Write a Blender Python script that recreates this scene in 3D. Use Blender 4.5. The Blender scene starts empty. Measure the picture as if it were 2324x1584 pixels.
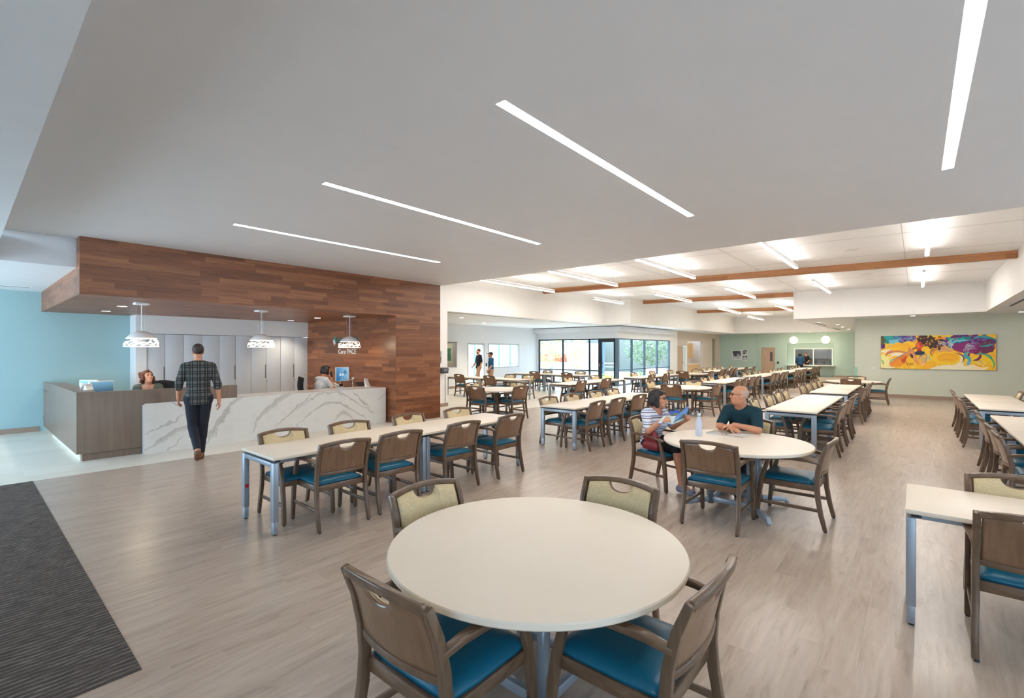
import bpy, bmesh, math, random
import numpy as np
from mathutils import Vector, Matrix
random.seed(7)
SC = bpy.context.scene
COL = SC.collection
PI = math.pi

# ---------------------------------------------------------------- objects
def link(o, parent=None):
    COL.objects.link(o)
    if parent is not None: o.parent = parent
    return o
def tag(o, label=None, cat=None, group=None, kind=None):
    if label: o['label'] = label
    if cat: o['category'] = cat
    if group: o['group'] = group
    if kind: o['kind'] = kind
    return o
def thing(name, label, cat, loc=(0, 0, 0), rz=0.0, group=None):
    o = bpy.data.objects.new(name, None); o.empty_display_size = .1
    link(o); o.location = loc; o.rotation_euler = (0, 0, rz)
    return tag(o, label, cat, group)
KIDS = {}
def kids(o):
    return [c for c in COL.objects if c.parent == o]
def tree(o):
    return [(c, [(g, []) for g in kids(c)]) for c in kids(o)]
def dup(root, tr, loc, rz, label, group=None, skip=()):
    r = root.copy(); COL.objects.link(r); r.location = loc; r.rotation_euler = (0, 0, rz)
    r['label'] = label
    if group: r['group'] = group
    for ch, gs in tr:
        if ch.name.split('.')[0] in skip: continue
        c = ch.copy(); COL.objects.link(c); c.parent = r
        for g, _ in gs:
            d = g.copy(); COL.objects.link(d); d.parent = c
    return r

class MB:
    """collects shapes, builds ONE mesh"""
    def __init__(s): s.v = []; s.f = []
    def add(s, vs, fs):
        b = len(s.v); s.v += [tuple(p) for p in vs]; s.f += [tuple(b + i for i in f) for f in fs]; return s
    def box(s, x0, y0, z0, x1, y1, z1):
        x0, x1 = min(x0, x1), max(x0, x1); y0, y1 = min(y0, y1), max(y0, y1); z0, z1 = min(z0, z1), max(z0, z1)
        v = [(x0,y0,z0),(x1,y0,z0),(x1,y1,z0),(x0,y1,z0),(x0,y0,z1),(x1,y0,z1),(x1,y1,z1),(x0,y1,z1)]
        return s.add(v, [(0,3,2,1),(4,5,6,7),(0,1,5,4),(1,2,6,5),(2,3,7,6),(3,0,4,7)])
    def prism(s, poly, axis, a, b):
        """poly = 2D points (other two axes in order), extruded along axis from a to b"""
        n = len(poly)
        def P(p, t):
            return (t, p[0], p[1]) if axis == 0 else (p[0], t, p[1]) if axis == 1 else (p[0], p[1], t)
        v = [P(p, a) for p in poly] + [P(p, b) for p in poly]
        return s.add(v, [tuple(range(n))[::-1], tuple(range(n, 2*n))] + [(i, (i+1) % n, n+(i+1) % n, n+i) for i in range(n)])
    def tube(s, p, q, r, n=12, r2=None, cap=True):
        p, q = Vector(p), Vector(q); d = (q-p).normalized()
        a = d.orthogonal().normalized(); b = d.cross(a)
        r2 = r if r2 is None else r2
        v = []
        for c, rr in ((p, r), (q, r2)):
            v += [c + (a*math.cos(2*PI*i/n) + b*math.sin(2*PI*i/n))*rr for i in range(n)]
        f = [(i, (i+1) % n, n+(i+1) % n, n+i) for i in range(n)]
        if cap: f += [tuple(range(n))[::-1], tuple(range(n, 2*n))]
        return s.add(v, f)
    def pipe(s, pts, r, n=8):
        for i in range(len(pts)-1): s.tube(pts[i], pts[i+1], r, n)
        return s
    def sweep(s, pts, ws, hs, side=(1, 0, 0)):
        """rectangular section along pts: ws along 'side', hs perpendicular"""
        pts = [Vector(p) for p in pts]; n = len(pts); side = Vector(side)
        if not hasattr(ws, '__len__'): ws = [ws]*n
        if not hasattr(hs, '__len__'): hs = [hs]*n
        v = []
        for i, p in enumerate(pts):
            t = (pts[min(i+1, n-1)] - pts[max(i-1, 0)]).normalized()
            a = (side - t*side.dot(t)).normalized(); b = t.cross(a)
            w, h = ws[i]/2, hs[i]/2
            v += [p+a*w+b*h, p-a*w+b*h, p-a*w-b*h, p+a*w-b*h]
        f = [(3, 2, 1, 0), tuple(4*(n-1)+j for j in range(4))]
        for i in range(n-1):
            for j in range(4):
                f.append((4*i+j, 4*i+(j+1) % 4, 4*i+4+(j+1) % 4, 4*i+4+j))
        return s.add(v, f)
    def lathe(s, prof, n=32, c=(0, 0, 0), cap=True):
        v = []; m = len(prof)
        for r, z in prof:
            v += [(c[0]+r*math.cos(2*PI*i/n), c[1]+r*math.sin(2*PI*i/n), c[2]+z) for i in range(n)]
        f = []
        for k in range(m-1):
            for i in range(n):
                f.append((k*n+i, k*n+(i+1) % n, (k+1)*n+(i+1) % n, (k+1)*n+i))
        if cap: f += [tuple(range(n))[::-1], tuple((m-1)*n+i for i in range(n))]
        return s.add(v, f)
    def ball(s, c, r, n=12, m=8):
        if not hasattr(r, '__len__'): r = (r, r, r)
        v = [(c[0], c[1], c[2]-r[2])]
        for k in range(1, m):
            a = -PI/2+PI*k/m
            v += [(c[0]+r[0]*math.cos(a)*math.cos(2*PI*i/n), c[1]+r[1]*math.cos(a)*math.sin(2*PI*i/n), c[2]+r[2]*math.sin(a)) for i in range(n)]
        v.append((c[0], c[1], c[2]+r[2])); t = len(v)-1
        f = [(0, 1+(i+1) % n, 1+i) for i in range(n)]
        for k in range(m-2):
            f += [(1+k*n+i, 1+k*n+(i+1) % n, 1+(k+1)*n+(i+1) % n, 1+(k+1)*n+i) for i in range(n)]
        f += [(t, 1+(m-2)*n+i, 1+(m-2)*n+(i+1) % n) for i in range(n)]
        return s.add(v, f)
    def mesh(s, name, mat, bevel=0.0, seg=2, smooth=False, fix=True, sharp=False):
        me = bpy.data.meshes.new(name); me.from_pydata(s.v, [], s.f)
        if bevel or fix:
            bm = bmesh.new(); bm.from_mesh(me)
            if fix: bmesh.ops.recalc_face_normals(bm, faces=bm.faces)
            if bevel:
                es = [e for e in bm.edges if len(e.link_faces) == 2 and e.calc_face_angle() > .5]
                bmesh.ops.bevel(bm, geom=es, offset=bevel, segments=seg, profile=.5, affect='EDGES', clamp_overlap=True)
            bm.to_mesh(me); bm.free()
        if mat is not None: me.materials.append(mat)
        if smooth or bevel:
            me.polygons.foreach_set('use_smooth', [True]*len(me.polygons))
            if not smooth or bevel or sharp:
                me.set_sharp_from_angle(angle=.65)
        me.update(); return me
    def build(s, name, mat, parent=None, **k):
        return link(bpy.data.objects.new(name, s.mesh(name, mat, **k)), parent)
def struct(name, mb, mat, **k):
    o = mb.build(name, mat, **k); o['kind'] = 'structure'; return o

# ---------------------------------------------------------------- nodes
class NT:
    def __init__(s, name):
        s.m = bpy.data.materials.new(name); s.m.use_nodes = True
        s.t = s.m.node_tree; s.n = s.t.nodes; s.l = s.t.links
        s.b = s.n['Principled BSDF']
    def node(s, ty, **k):
        n = s.n.new(ty)
        for a, b in k.items(): setattr(n, a, b)
        return n
    def put(s, sock, v):
        if hasattr(v, 'is_linked') or isinstance(v, bpy.types.NodeSocket): s.l.new(v, sock)
        else: sock.default_value = v
    def math(s, op, a, b=0.0, c=None):
        n = s.node('ShaderNodeMath', operation=op)
        s.put(n.inputs[0], a); s.put(n.inputs[1], b)
        if c is not None: s.put(n.inputs[2], c)
        return n.outputs[0]
    def coord(s, which='Object'):
        return s.node('ShaderNodeTexCoord').outputs[which]
    def sep(s, v):
        n = s.node('ShaderNodeSeparateXYZ'); s.l.new(v, n.inputs[0]); return n.outputs
    def comb(s, x=0.0, y=0.0, z=0.0):
        n = s.node('ShaderNodeCombineXYZ')
        for i, q in enumerate((x, y, z)): s.put(n.inputs[i], q)
        return n.outputs[0]
    def noise(s, v, scale, detail=3.0, rough=.5, dist=0.0):
        n = s.node('ShaderNodeTexNoise')
        s.l.new(v, n.inputs['Vector']); n.inputs['Scale'].default_value = scale
        n.inputs['Detail'].default_value = detail; n.inputs['Roughness'].default_value = rough
        n.inputs['Distortion'].default_value = dist
        return n.outputs['Fac']
    def white(s, v):
        n = s.node('ShaderNodeTexWhiteNoise', noise_dimensions='3D'); s.l.new(v, n.inputs['Vector']); return n.outputs['Value']
    def ramp(s, f, stops, interp='LINEAR'):
        n = s.node('ShaderNodeValToRGB'); r = n.color_ramp; r.interpolation = interp
        while len(r.elements) < len(stops): r.elements.new(.5)
        for e, (p, c) in zip(r.elements, stops):
            e.position = p; e.color = (*c, 1)
        s.put(n.inputs[0], f); return n.outputs[0]
    def mix(s, f, a, b, blend='MIX'):
        n = s.node('ShaderNodeMix', data_type='RGBA', blend_type=blend)
        s.put(n.inputs[0], f)
        for i, q in ((6, a), (7, b)):
            if isinstance(q, tuple): q = (*q[:3], 1)
            s.put(n.inputs[i], q)
        return n.outputs[2]
    def bump(s, h, strength=.2, dist=.01):
        n = s.node('ShaderNodeBump'); n.inputs['Strength'].default_value = strength; n.inputs['Distance'].default_value = dist
        s.put(n.inputs['Height'], h); s.l.new(n.outputs[0], s.b.inputs['Normal'])
    def set(s, color=None, rough=.5, metal=0.0, spec=None, coat=0.0, emit=None, estr=0.0, alpha=None, trans=0.0):
        if color is not None:
            if isinstance(color, tuple): color = (*color[:3], 1)
            s.put(s.b.inputs['Base Color'], color)
        s.put(s.b.inputs['Roughness'], rough); s.b.inputs['Metallic'].default_value = metal
        if spec is not None: s.b.inputs['Specular IOR Level'].default_value = spec
        s.b.inputs['Coat Weight'].default_value = coat
        if emit is not None:
            s.put(s.b.inputs['Emission Color'], (*emit, 1) if isinstance(emit, tuple) else emit); s.b.inputs['Emission Strength'].default_value = estr
        s.b.inputs['Transmission Weight'].default_value = trans
        return s.m
def srgb(h):
    h = h.lstrip('#'); c = [int(h[i:i+2], 16)/255 for i in (0, 2, 4)]
    return tuple(x/12.92 if x <= .04045 else ((x+.055)/1.055)**2.4 for x in c)
def lin(r, g, b): return tuple((x/255/12.92 if x/255 <= .04045 else ((x/255+.055)/1.055)**2.4) for x in (r, g, b))
def plain(name, c, rough=.5, **k):
    """flat colour with a slight procedural mottling"""
    t = NT(name)
    if k.pop('flat', False): return t.set(c, rough, **k)
    n = t.noise(t.coord('Object'), 3.0, 4.0)
    a = k.pop('mottle', .012); lo = tuple(x*(1-a) for x in c); hi = tuple(min(1, x*(1+a)) for x in c)
    return t.set(t.ramp(n, [(.3, lo), (.7, hi)]), rough, **k)

def planks(name, rowh, lmin, lmax, ramp, grain=(.75, 1.2), rough=.4, uv='floor', seam=.5, gscale=1.0, coat=0.0, seamw=.0018, knots=0.0, spec=None, blotch=0.0, pw=.62, gu=1.6, gv_=34.0):
    t = NT(name)
    pos = t.sep(t.coord('Object'))
    if uv == 'floor': u, v = pos[0], pos[1]
    else:                                   # wall planks: run along X or Y whichever the face allows, rows stacked in Z (or Y on undersides)
        nrm = t.sep(t.node('ShaderNodeNewGeometry').outputs['True Normal'])
        ax = t.math('GREATER_THAN', t.math('ABSOLUTE', nrm[0]), .5)
        az = t.math('GREATER_THAN', t.math('ABSOLUTE', nrm[2]), .5)
        u = t.math('ADD', t.math('MULTIPLY', pos[0], t.math('SUBTRACT', 1.0, ax)), t.math('MULTIPLY', pos[1], ax))
        v = t.math('ADD', t.math('MULTIPLY', pos[2], t.math('SUBTRACT', 1.0, az)), t.math('MULTIPLY', pos[1], az))
    r = t.math('DIVIDE', t.math('ADD', v, 50.0), rowh); row = t.math('FLOOR', r); fr = t.math('FRACT', r)
    rv = t.white(t.comb(row, 3.7, 1.3))
    ln = t.math('ADD', lmin, t.math('MULTIPLY', t.white(t.comb(row, 9.1, 4.4)), lmax-lmin))
    q = t.math('ADD', t.math('DIVIDE', t.math('ADD', u, 60.0), ln), t.math('MULTIPLY', rv, 17.3))
    pl = t.math('FLOOR', q); fq = t.math('FRACT', q)
    pid = t.white(t.comb(row, pl, 2.2)); pid2 = t.white(t.comb(pl, row, 7.9))
    gv = t.comb(t.math('ADD', t.math('MULTIPLY', u, gu*gscale), t.math('MULTIPLY', pid, 31.0)), t.math('MULTIPLY', v, gv_*gscale), t.math('MULTIPLY', pid2, 13.0))
    g = t.noise(gv, 1.0, 5.0, .62, .35)
    gv2 = t.comb(t.math('ADD', t.math('MULTIPLY', u, .9*gscale), t.math('MULTIPLY', pid2, 19.0)), t.math('MULTIPLY', v, 7.0*gscale), t.math('MULTIPLY', pid, 23.0))
    g2 = t.noise(gv2, 1.0, 3.0, .5, 1.2)
    f = t.math('ADD', t.math('MULTIPLY', pid, pw), t.math('ADD', t.math('MULTIPLY', g, .22), t.math('MULTIPLY', g2, .30)))
    f = t.math('SUBTRACT', f, .08-(.62-pw)*.5)
    col = t.ramp(f, ramp)
    gm = t.ramp(g, [(.25, (grain[0],)*3), (.75, (grain[1],)*3)])
    col = t.mix(1.0, col, gm, 'MULTIPLY')
    if blotch:
        b = t.noise(t.comb(t.math('ADD', t.math('MULTIPLY', u, 2.2), t.math('MULTIPLY', pid, 40.0)), t.math('MULTIPLY', v, 13.0), t.math('MULTIPLY', pid2, 9.0)), 1.0, 4.0, .6, .8)
        col = t.mix(blotch, col, t.ramp(b, [(.3, lin(132, 112, 99)), (.46, lin(182, 164, 149)), (.7, lin(208, 195, 182))]))
    if knots:
        kn = t.math('GREATER_THAN', t.noise(t.comb(t.math('MULTIPLY', u, 5.0), t.math('MULTIPLY', v, 9.0), pid), 1.0, 2.0, .5, .6), .79)
        col = t.mix(t.math('MULTIPLY', kn, knots), col, (.03, .015, .008))
    e1 = t.math('LESS_THAN', t.math('MULTIPLY', fr, rowh), seamw)
    e2 = t.math('LESS_THAN', t.math('MULTIPLY', fq, ln), seamw)
    e = t.math('MULTIPLY', t.math('MAXIMUM', e1, e2), seam)
    col = t.mix(e, col, (.02, .012, .008))
    t.bump(t.math('SUBTRACT', t.math('MULTIPLY', g, .3), e), .08, .004)
    return t.set(col, rough, coat=coat, spec=spec)

M = {}
M['ceil'] = plain('ceiling_paint', lin(228, 226, 226), .55)
M['white'] = plain('white_wall_paint', lin(240, 237, 232), .6)
M['hallc'] = plain('white_hall_ceiling', lin(248, 248, 248), .6)
M['cool'] = plain('cool_white_paint', lin(232, 234, 236), .6)
M['beige'] = plain('beige_wall_paint', lin(205, 193, 180), .6)
M['blue'] = plain('aqua_wall_paint', lin(160, 192, 195), .55)
M['green'] = plain('sage_wall_paint', lin(210, 213, 194), .55)
M['greenf'] = plain('cool_sage_wall_paint', lin(178, 202, 192), .55)
M['green2'] = plain('deeper_sage_paint', lin(180, 203, 190), .55)
M['base'] = plain('taupe_baseboard', lin(160, 138, 120), .5)
M['floor'] = planks('weathered_plank_floor', .15, 1.2, 1.22, [(.1, lin(166, 146, 129)), (.4, lin(180, 160, 142)), (.65, lin(190, 170, 152)), (.95, lin(202, 182, 164))], (.80, 1.15), .30, 'floor', .08, 1.0, 0.0, .0016, spec=.5, blotch=.36, pw=.36, gu=2.4, gv_=36.0)
M['vinyl'] = planks('pale_vinyl_floor', .45, .9, .9, [(.1, lin(226, 217, 200)), (.9, lin(242, 234, 219))], (.97, 1.03), .33, 'floor', .1, .5)
M['walnut'] = planks('walnut_planks', .086, .45, 1.3, [(.05, lin(104, 62, 40)), (.3, lin(126, 77, 50)), (.55, lin(146, 92, 61)), (.78, lin(166, 108, 72)), (.99, lin(214, 156, 104))], (.70, 1.24), .40, 'wall', .38, 1.0, .0, .0014, .35, pw=.52)
M['beam'] = planks('fir_beam', .11, 3.0, 6.0, [(.1, lin(160, 104, 62)), (.5, lin(182, 124, 78)), (.9, lin(200, 144, 96))], (.8, 1.15), .45, 'wall', .3, 1.0)
def veneer(name, ramp, su, sv, sw, rough=.45, coat=0.0, vertical=True):
    t = NT(name); p = t.sep(t.coord('Object'))
    v = t.comb(t.math('MULTIPLY', p[0], su), t.math('MULTIPLY', p[1], sv), t.math('MULTIPLY', p[2], sw))
    g = t.noise(v, 1.0, 5.0, .6, .5)
    t.bump(g, .05, .002)
    return t.set(t.ramp(g, ramp), rough, coat=coat)
M['laminate'] = veneer('grey_brown_laminate', [(.2, lin(116, 96, 82)), (.5, lin(127, 107, 92)), (.8, lin(139, 118, 102))], 22, 22, 1.0, .36)
M['oak'] = veneer('light_oak', [(.25, lin(186, 146, 96)), (.75, lin(222, 184, 132))], 30, 30, 2.0, .5)
M['door'] = veneer('door_veneer', [(.25, lin(176, 148, 124)), (.75, lin(200, 174, 150))], 26, 26, 1.5, .5)
M['chair'] = veneer('chair_wood', [(.2, lin(84, 62, 46)), (.5, lin(108, 82, 61)), (.8, lin(132, 103, 78))], 9, 9, 26, .32, .2)
M['chairv'] = veneer('chair_wood_upright', [(.2, lin(80, 60, 45)), (.5, lin(104, 80, 60)), (.8, lin(128, 101, 77))], 30, 30, 3, .32, .2)
M['ply'] = veneer('chair_back_veneer', [(.2, lin(110, 79, 57)), (.5, lin(127, 94, 69)), (.8, lin(144, 109, 82))], 22, 10, 2.2, .28, .25)
t = NT('teal_vinyl'); n = t.noise(t.coord('Object'), 160, 2); t.bump(n, .06, .001); M['teal'] = t.set(lin(10, 98, 126), .36)
t = NT('cream_swirl_fabric'); c = t.coord('Object')
nz = t.noise(c, 9, 2, .5, .4)
w = t.math('SINE', t.math('MULTIPLY', nz, 95.0)); t.bump(w, .12, .001)
M['cream'] = t.set(t.ramp(w, [(.0, lin(203, 181, 138)), (1.0, lin(212, 191, 150))]), .5)
M['top'] = plain('cream_laminate', lin(238, 223, 204), .42)
M['edge'] = plain('table_edge', lin(222, 216, 206), .45)
M['silver'] = plain('silver_powdercoat', lin(160, 168, 178), .38, metal=.45)
M['dark'] = plain('black_plastic', lin(32, 32, 34), .45)
M['black'] = plain('near_black_frame', lin(22, 30, 42), .35)
M['chrome'] = plain('brushed_steel', lin(200, 203, 206), .25, metal=1.0)
M['plastic'] = plain('white_plastic', lin(232, 232, 230), .4)
M['grey'] = plain('grey_plastic', lin(120, 122, 126), .45)
M['cabinet'] = plain('white_cabinet', lin(220, 226, 233), .42)
M['lampshade'] = plain('white_lamp_metal', lin(248, 247, 244), .4)
def emis(name, c, s):
    t = NT(name); return t.set(c, .5, emit=c, estr=s)
M['led'] = emis('led_diffuser', (1.0, .94, .86), 21.0)
M['up'] = emis('uplight_lens', (1.0, .96, .91), 5.5)
M['led2'] = emis('led_pendant_diffuser', (1.0, .96, .91), 46.0)
M['down'] = emis('downlight_lens', (1.0, .93, .82), 9.0)
M['glow'] = emis('lamp_lattice', (1.0, .93, .80), .55)
M['bulb'] = emis('lamp_bulb', (1.0, .88, .68), 3.0)
t = NT('window_glass'); M['glass'] = t.set((.95, .98, 1.0), .02, trans=1.0, spec=.3); t.b.inputs['IOR'].default_value = 1.08
t = NT('carpet_strips'); p = t.sep(t.coord('Object'))
v1 = t.noise(t.comb(t.math('MULTIPLY', p[0], 9.0), t.math('MULTIPLY', p[1], 45.0), 0.0), 1.0, 3.0, .7, .3)
ln = t.math('SINE', t.math('ADD', t.math('MULTIPLY', p[1], 150.0), t.math('MULTIPLY', t.noise(t.comb(t.math('MULTIPLY', p[0], 3.0), t.math('MULTIPLY', p[1], 3.0), 0.0), 1.0, 2.0), 9.0)))
fn = t.noise(t.coord('Object'), 420, 2.0, .7)
h = t.math('ADD', t.math('MULTIPLY', ln, .10), t.math('ADD', t.math('MULTIPLY', v1, .75), t.math('MULTIPLY', fn, .5)))
t.bump(h, .5, .006)
M['carpet'] = t.set(t.ramp(h, [(.3, lin(56, 51, 48)), (.62, lin(88, 80, 75)), (.9, lin(146, 136, 126))]), .95, spec=.1)
# clothes, skin
def skin(name, c): return plain(name, c, .5)
M['skin'] = skin('skin_fair', lin(214, 158, 130)); M['skin2'] = skin('skin_tan', lin(206, 142, 108))
M['hairb'] = plain('dark_hair', lin(34, 24, 22), .5); M['hairr'] = plain('auburn_hair', lin(98, 52, 30), .5)
M['hairg'] = plain('short_grey_hair', lin(190, 158, 140), .6); M['hairbr'] = plain('brown_hair', lin(58, 44, 38), .6)
M['navy'] = plain('dark_navy_cloth', lin(20, 24, 38), .8); M['tealT'] = plain('dark_teal_cotton', lin(6, 50, 62), .85)
M['whiteT'] = plain('white_cotton', lin(222, 220, 218), .85); M['blackT'] = plain('black_cloth', lin(24, 22, 24), .85)
M['khaki'] = plain('khaki_cloth', lin(186, 150, 116), .85); M['blueT'] = plain('blue_cotton', lin(22, 92, 130), .85)
M['blueD'] = plain('slate_blue_cotton', lin(20, 66, 96), .85); M['boot'] = plain('brown_leather', lin(112, 72, 44), .5)
M['shoe'] = plain('grey_canvas', lin(140, 146, 168), .7); M['red'] = plain('dark_red_leather', lin(124, 24, 34), .38)
M['lips'] = plain('lip_colour', lin(176, 90, 84), .5); M['eye'] = plain('dark_eye', lin(30, 24, 22), .2)
M['jade'] = plain('printed_green_cloth', lin(88, 98, 92), .85)
t = NT('plaid_shirt'); p = t.sep(t.coord('Object'))
def band(a, f, w, ph=0.0):
    return t.math('LESS_THAN', t.math('ABSOLUTE', t.math('SUBTRACT', t.math('FRACT', t.math('ADD', t.math('MULTIPLY', a, f), ph)), .5)), w)
vx = t.math('ADD', t.math('MULTIPLY', band(p[0], 10, .22), .6), t.math('MULTIPLY', band(p[0], 10, .05, .5), 1.0))
vz = t.math('ADD', t.math('MULTIPLY', band(p[2], 10, .22), .5), t.math('MULTIPLY', band(p[2], 10, .05, .5), .5))
M['plaid'] = t.set(t.ramp(t.math('DIVIDE', t.math('ADD', vx, vz), 2.0), [(.0, lin(30, 32, 34)), (.4, lin(58, 60, 58)), (.9, lin(138, 138, 128))]), .85)
t = NT('striped_knit'); p = t.sep(t.coord('Object')); s_ = t.math('FRACT', t.math('MULTIPLY', p[2], 14.0))
M['stripe'] = t.set(t.ramp(s_, [(.0, lin(232, 232, 236)), (.30, lin(232, 232, 236)), (.31, lin(30, 30, 40)), (.42, lin(30, 30, 40)), (.43, lin(232, 232, 236)), (.62, lin(232, 232, 236)), (.63, lin(168, 168, 208)), (.86, lin(168, 168, 208)), (.87, lin(232, 232, 236))], 'CONSTANT'), .85)
def vcol(name, rough=.5, emit=0.0):
    t = NT(name); a = t.node('ShaderNodeVertexColor', layer_name='paint')
    t.set(a.outputs[0], rough)
    if emit:
        t.l.new(a.outputs[0], t.b.inputs['Emission Color']); t.b.inputs['Emission Strength'].default_value = emit
    return t.m
# ================================================================ FURNITURE
STILE = [(-.300, 0), (-.264, .16), (-.238, .32), (-.229, .45), (-.240, .58), (-.272, .72), (-.322, .845)]
def sy(z):
    for (y0, z0), (y1, z1) in zip(STILE, STILE[1:]):
        if z <= z1: return y0+(y1-y0)*(z-z0)/(z1-z0)
    (y0, z0), (y1, z1) = STILE[-2:]
    return y1+(y1-y0)/(z1-z0)*(z-z1)
def crest(x): return .846+.024*(1-(x/.25)**2)
def bow(x): return -.034*(1-(x/.25)**2)
def back_panel(y_off, th, inset, puff=0.0):
    hw = .238-inset; n = 26; xs = sorted(set([round(-hw+2*hw*i/n, 4) for i in range(n+1)]+[-.088, -.0875, .0875, .088]))
    zs = 7; front = []; backv = []
    for x in xs:
        zt = crest(x)-.026-inset*.3
        if abs(x) <= .0876: zt -= .058*math.sqrt(max(0, 1-(x/.0876)**2))+.004
        zb = .545+inset
        for j in range(zs+1):
            z = zb+(zt-zb)*j/zs; y = sy(z)+bow(x)+y_off
            e = min(1, min(j, zs-j)/1.2, (hw-abs(x))/.03) if puff else 0
            front.append((x, y+th+puff*e, z)); backv.append((x, y, z))
    m = MB(); N = len(front); c = zs+1; k = len(xs)
    fs = []
    for i in range(k-1):
        for j in range(zs):
            a = i*c+j
            fs += [(a, a+c, a+c+1, a+1), (N+a, N+a+1, N+a+c+1, N+a+c)]
        a = i*c; fs.append((a, N+a, N+a+c, a+c)); a = i*c+zs; fs.append((a, a+c, N+a+c, N+a))
    for j in range(zs):
        fs.append((j, j+1, N+j+1, N+j)); a = (k-1)*c+j; fs.append((a, N+a, N+a+1, a+1))
    m.add(front+backv, fs); return m
def make_chair():
    t = thing('dining_chair', 'x', 'chair')
    # seat cushion, crowned
    n = 10; vs = []; fs = []
    for lay, z0 in ((0, .428), (1, .452)):
        for i in range(n+1):
            for j in range(n+1):
                u = -1+2*i/n; v = -1+2*j/n
                x = u*(.243-.004*(v < -.5)); y = .035+v*.238
                if lay == 0: z = z0
                else:
                    e = max(abs(u), abs(v)); z = z0+.030*(1-e**6)+.006*(1-u*u)*(1-v*v)
                r = 1-.05*max(0, abs(u)+abs(v)-1.6)
                vs.append((x*r, .035+(y-.035)*r, z))
    c = n+1; N = c*c
    for i in range(n):
        for j in range(n):
            a = i*c+j; fs += [(N+a, N+a+c, N+a+c+1, N+a+1), (a, a+1, a+c+1, a+c)]
    for i in range(n):
        for a, b in ((i*c, (i+1)*c), ((i+1)*c+n, i*c+n), (i+1, i), (n*c+i, n*c+i+1)):
            fs.append((a, b, N+b, N+a))
    MB().add(vs, fs).build('seat', M['teal'], t, smooth=True)
    m = MB(); m.box(-.255, -.222, .372, -.232, .255, .432); m.box(.232, -.222, .372, .255, .255, .432)
    m.box(-.24, .232, .372, .24, .255, .432); m.box(-.24, -.228, .372, .24, -.205, .432)
    m.build('seat_frame', M['chair'], t, bevel=.004)
    back_panel(-.008, .016, 0.0).build('backrest', M['ply'], t, smooth=True)['label'] = 'brown veneered back shell'
    back_panel(.008, .014, .012, .014).build('back_pad', M['cream'], t, smooth=True)['label'] = 'cream fabric back pad with swirl weave'
    xs = [-.25+.5*i/14 for i in range(15)]
    MB().sweep([(x, sy(.846)+bow(x)+.003, crest(x)-.014) for x in xs], .036, .034, (0, 0, 1)).build('top_rail', M['chair'], t, bevel=.007, seg=3)
    MB().sweep([(x, sy(.55)+bow(x)+.002, .545) for x in xs], .034, .03, (0, 0, 1)).build('lower_rail', M['chair'], t, bevel=.006, seg=2)
    for s in (-1, 1):
        x = .258*s
        m = MB(); m.sweep([(x+.006*s*(z < .3), y, z) for y, z in [(-.300, .012)]+STILE[1:]], .034, [.036, .042, .046, .046, .044, .040, .034])
        lg = m.build('leg', M['chairv'], t, bevel=.004, seg=2)
        MB().tube((x, -.303, 0), (x, -.300, .014), .013, 10).build('glide', M['dark'], lg)
        m = MB(); m.sweep([(x, .300, .012), (x, .292, .14), (x, .276, .30), (x*1.0, .252, .44), (x, .222, .55), (x, .192, .635)], .036, [.034, .040, .046, .044, .038, .034])
        lg = m.build('leg', M['chairv'], t, bevel=.004, seg=2)
        MB().tube((x, .300, 0), (x, .300, .014), .013, 10).build('glide', M['dark'], lg)
        m = MB(); m.sweep([(x, -.262, .650), (x*1.02, -.16, .668), (x*1.05, -.02, .672), (x*1.06, .10, .662), (x*1.04, .20, .641), (x*1.02, .262, .622)], [.036, .046, .052, .054, .052, .044], [.030, .030, .028, .026, .026, .022])
        m.build('arm', M['chair'], t, bevel=.006, seg=2)
        MB().sweep([(x, -.258, .195), (x, .284, .195)], .020, .032).build('stretcher', M['chair'], t, bevel=.003)
    return t
CH = make_chair(); CHT = tree(CH); CH_USED = [False]
def chair(x, y, deg, label, group):
    d = x*.76+y*.65
    if not CH_USED[0]:
        CH_USED[0] = True; CH.location = (x, y, 0); CH.rotation_euler = (0, 0, math.radians(deg)); CH['label'] = label; CH['group'] = group; return CH
    tr = CHT if d < 13 else [(c, []) for c, g in CHT]
    return dup(CH, tr, (x, y, 0), math.radians(deg), label, group)
GT = 'chairs around the white tables'

# rectangular table: length along local x from 0 to L, width along local y from 0 to W
TL, TW, TH = 1.83, .77, .737
def B_(*a): return MB().box(*a)
def make_table():
    t = thing('dining_table', 'x', 'table')
    MB().box(0, 0, TH-.028, TL, TW, TH).build('tabletop', M['top'], t, bevel=.004)
    for x in (.03, TL-.08): B_(x, .03, TH-.052, x+.05, TW-.03, TH-.0282).build('spacer', M['dark'], t)
    for x in (.003, TL-.053):
        MB().box(x, .0732, TH-.097, x+.05, TW-.0732, TH-.052).build('end_rail', M['silver'], t, bevel=.003)
        for y in (.003, TW-.073):
            lg = MB().box(x, y, .125, x+.05, y+.07, TH-.052).build('leg', M['silver'], t, bevel=.003)
            MB().box(x+.005, y+.005, .012, x+.045, y+.065, .125).build('leg_extension', M['silver'], lg, bevel=.002)
            MB().box(x+.012, y+.014, 0, x+.038, y+.056, .012).build('glide', M['dark'], lg)
    for y in (.16, TW-.2): MB().box(.0535, y, TH-.092, TL-.0535, y+.04, TH-.056).build('side_rail', M['silver'], t)
    return t
TB = make_table(); TBT = tree(TB); TB_USED = [False]
def table(x, y, deg, label, group='rectangular white dining tables'):
    if not TB_USED[0]:
        TB_USED[0] = True; TB.location = (x, y, 0); TB.rotation_euler = (0, 0, math.radians(deg)); TB['label'] = label; TB['group'] = group; return TB
    return dup(TB, TBT, (x, y, 0), math.radians(deg), label, group)
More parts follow.
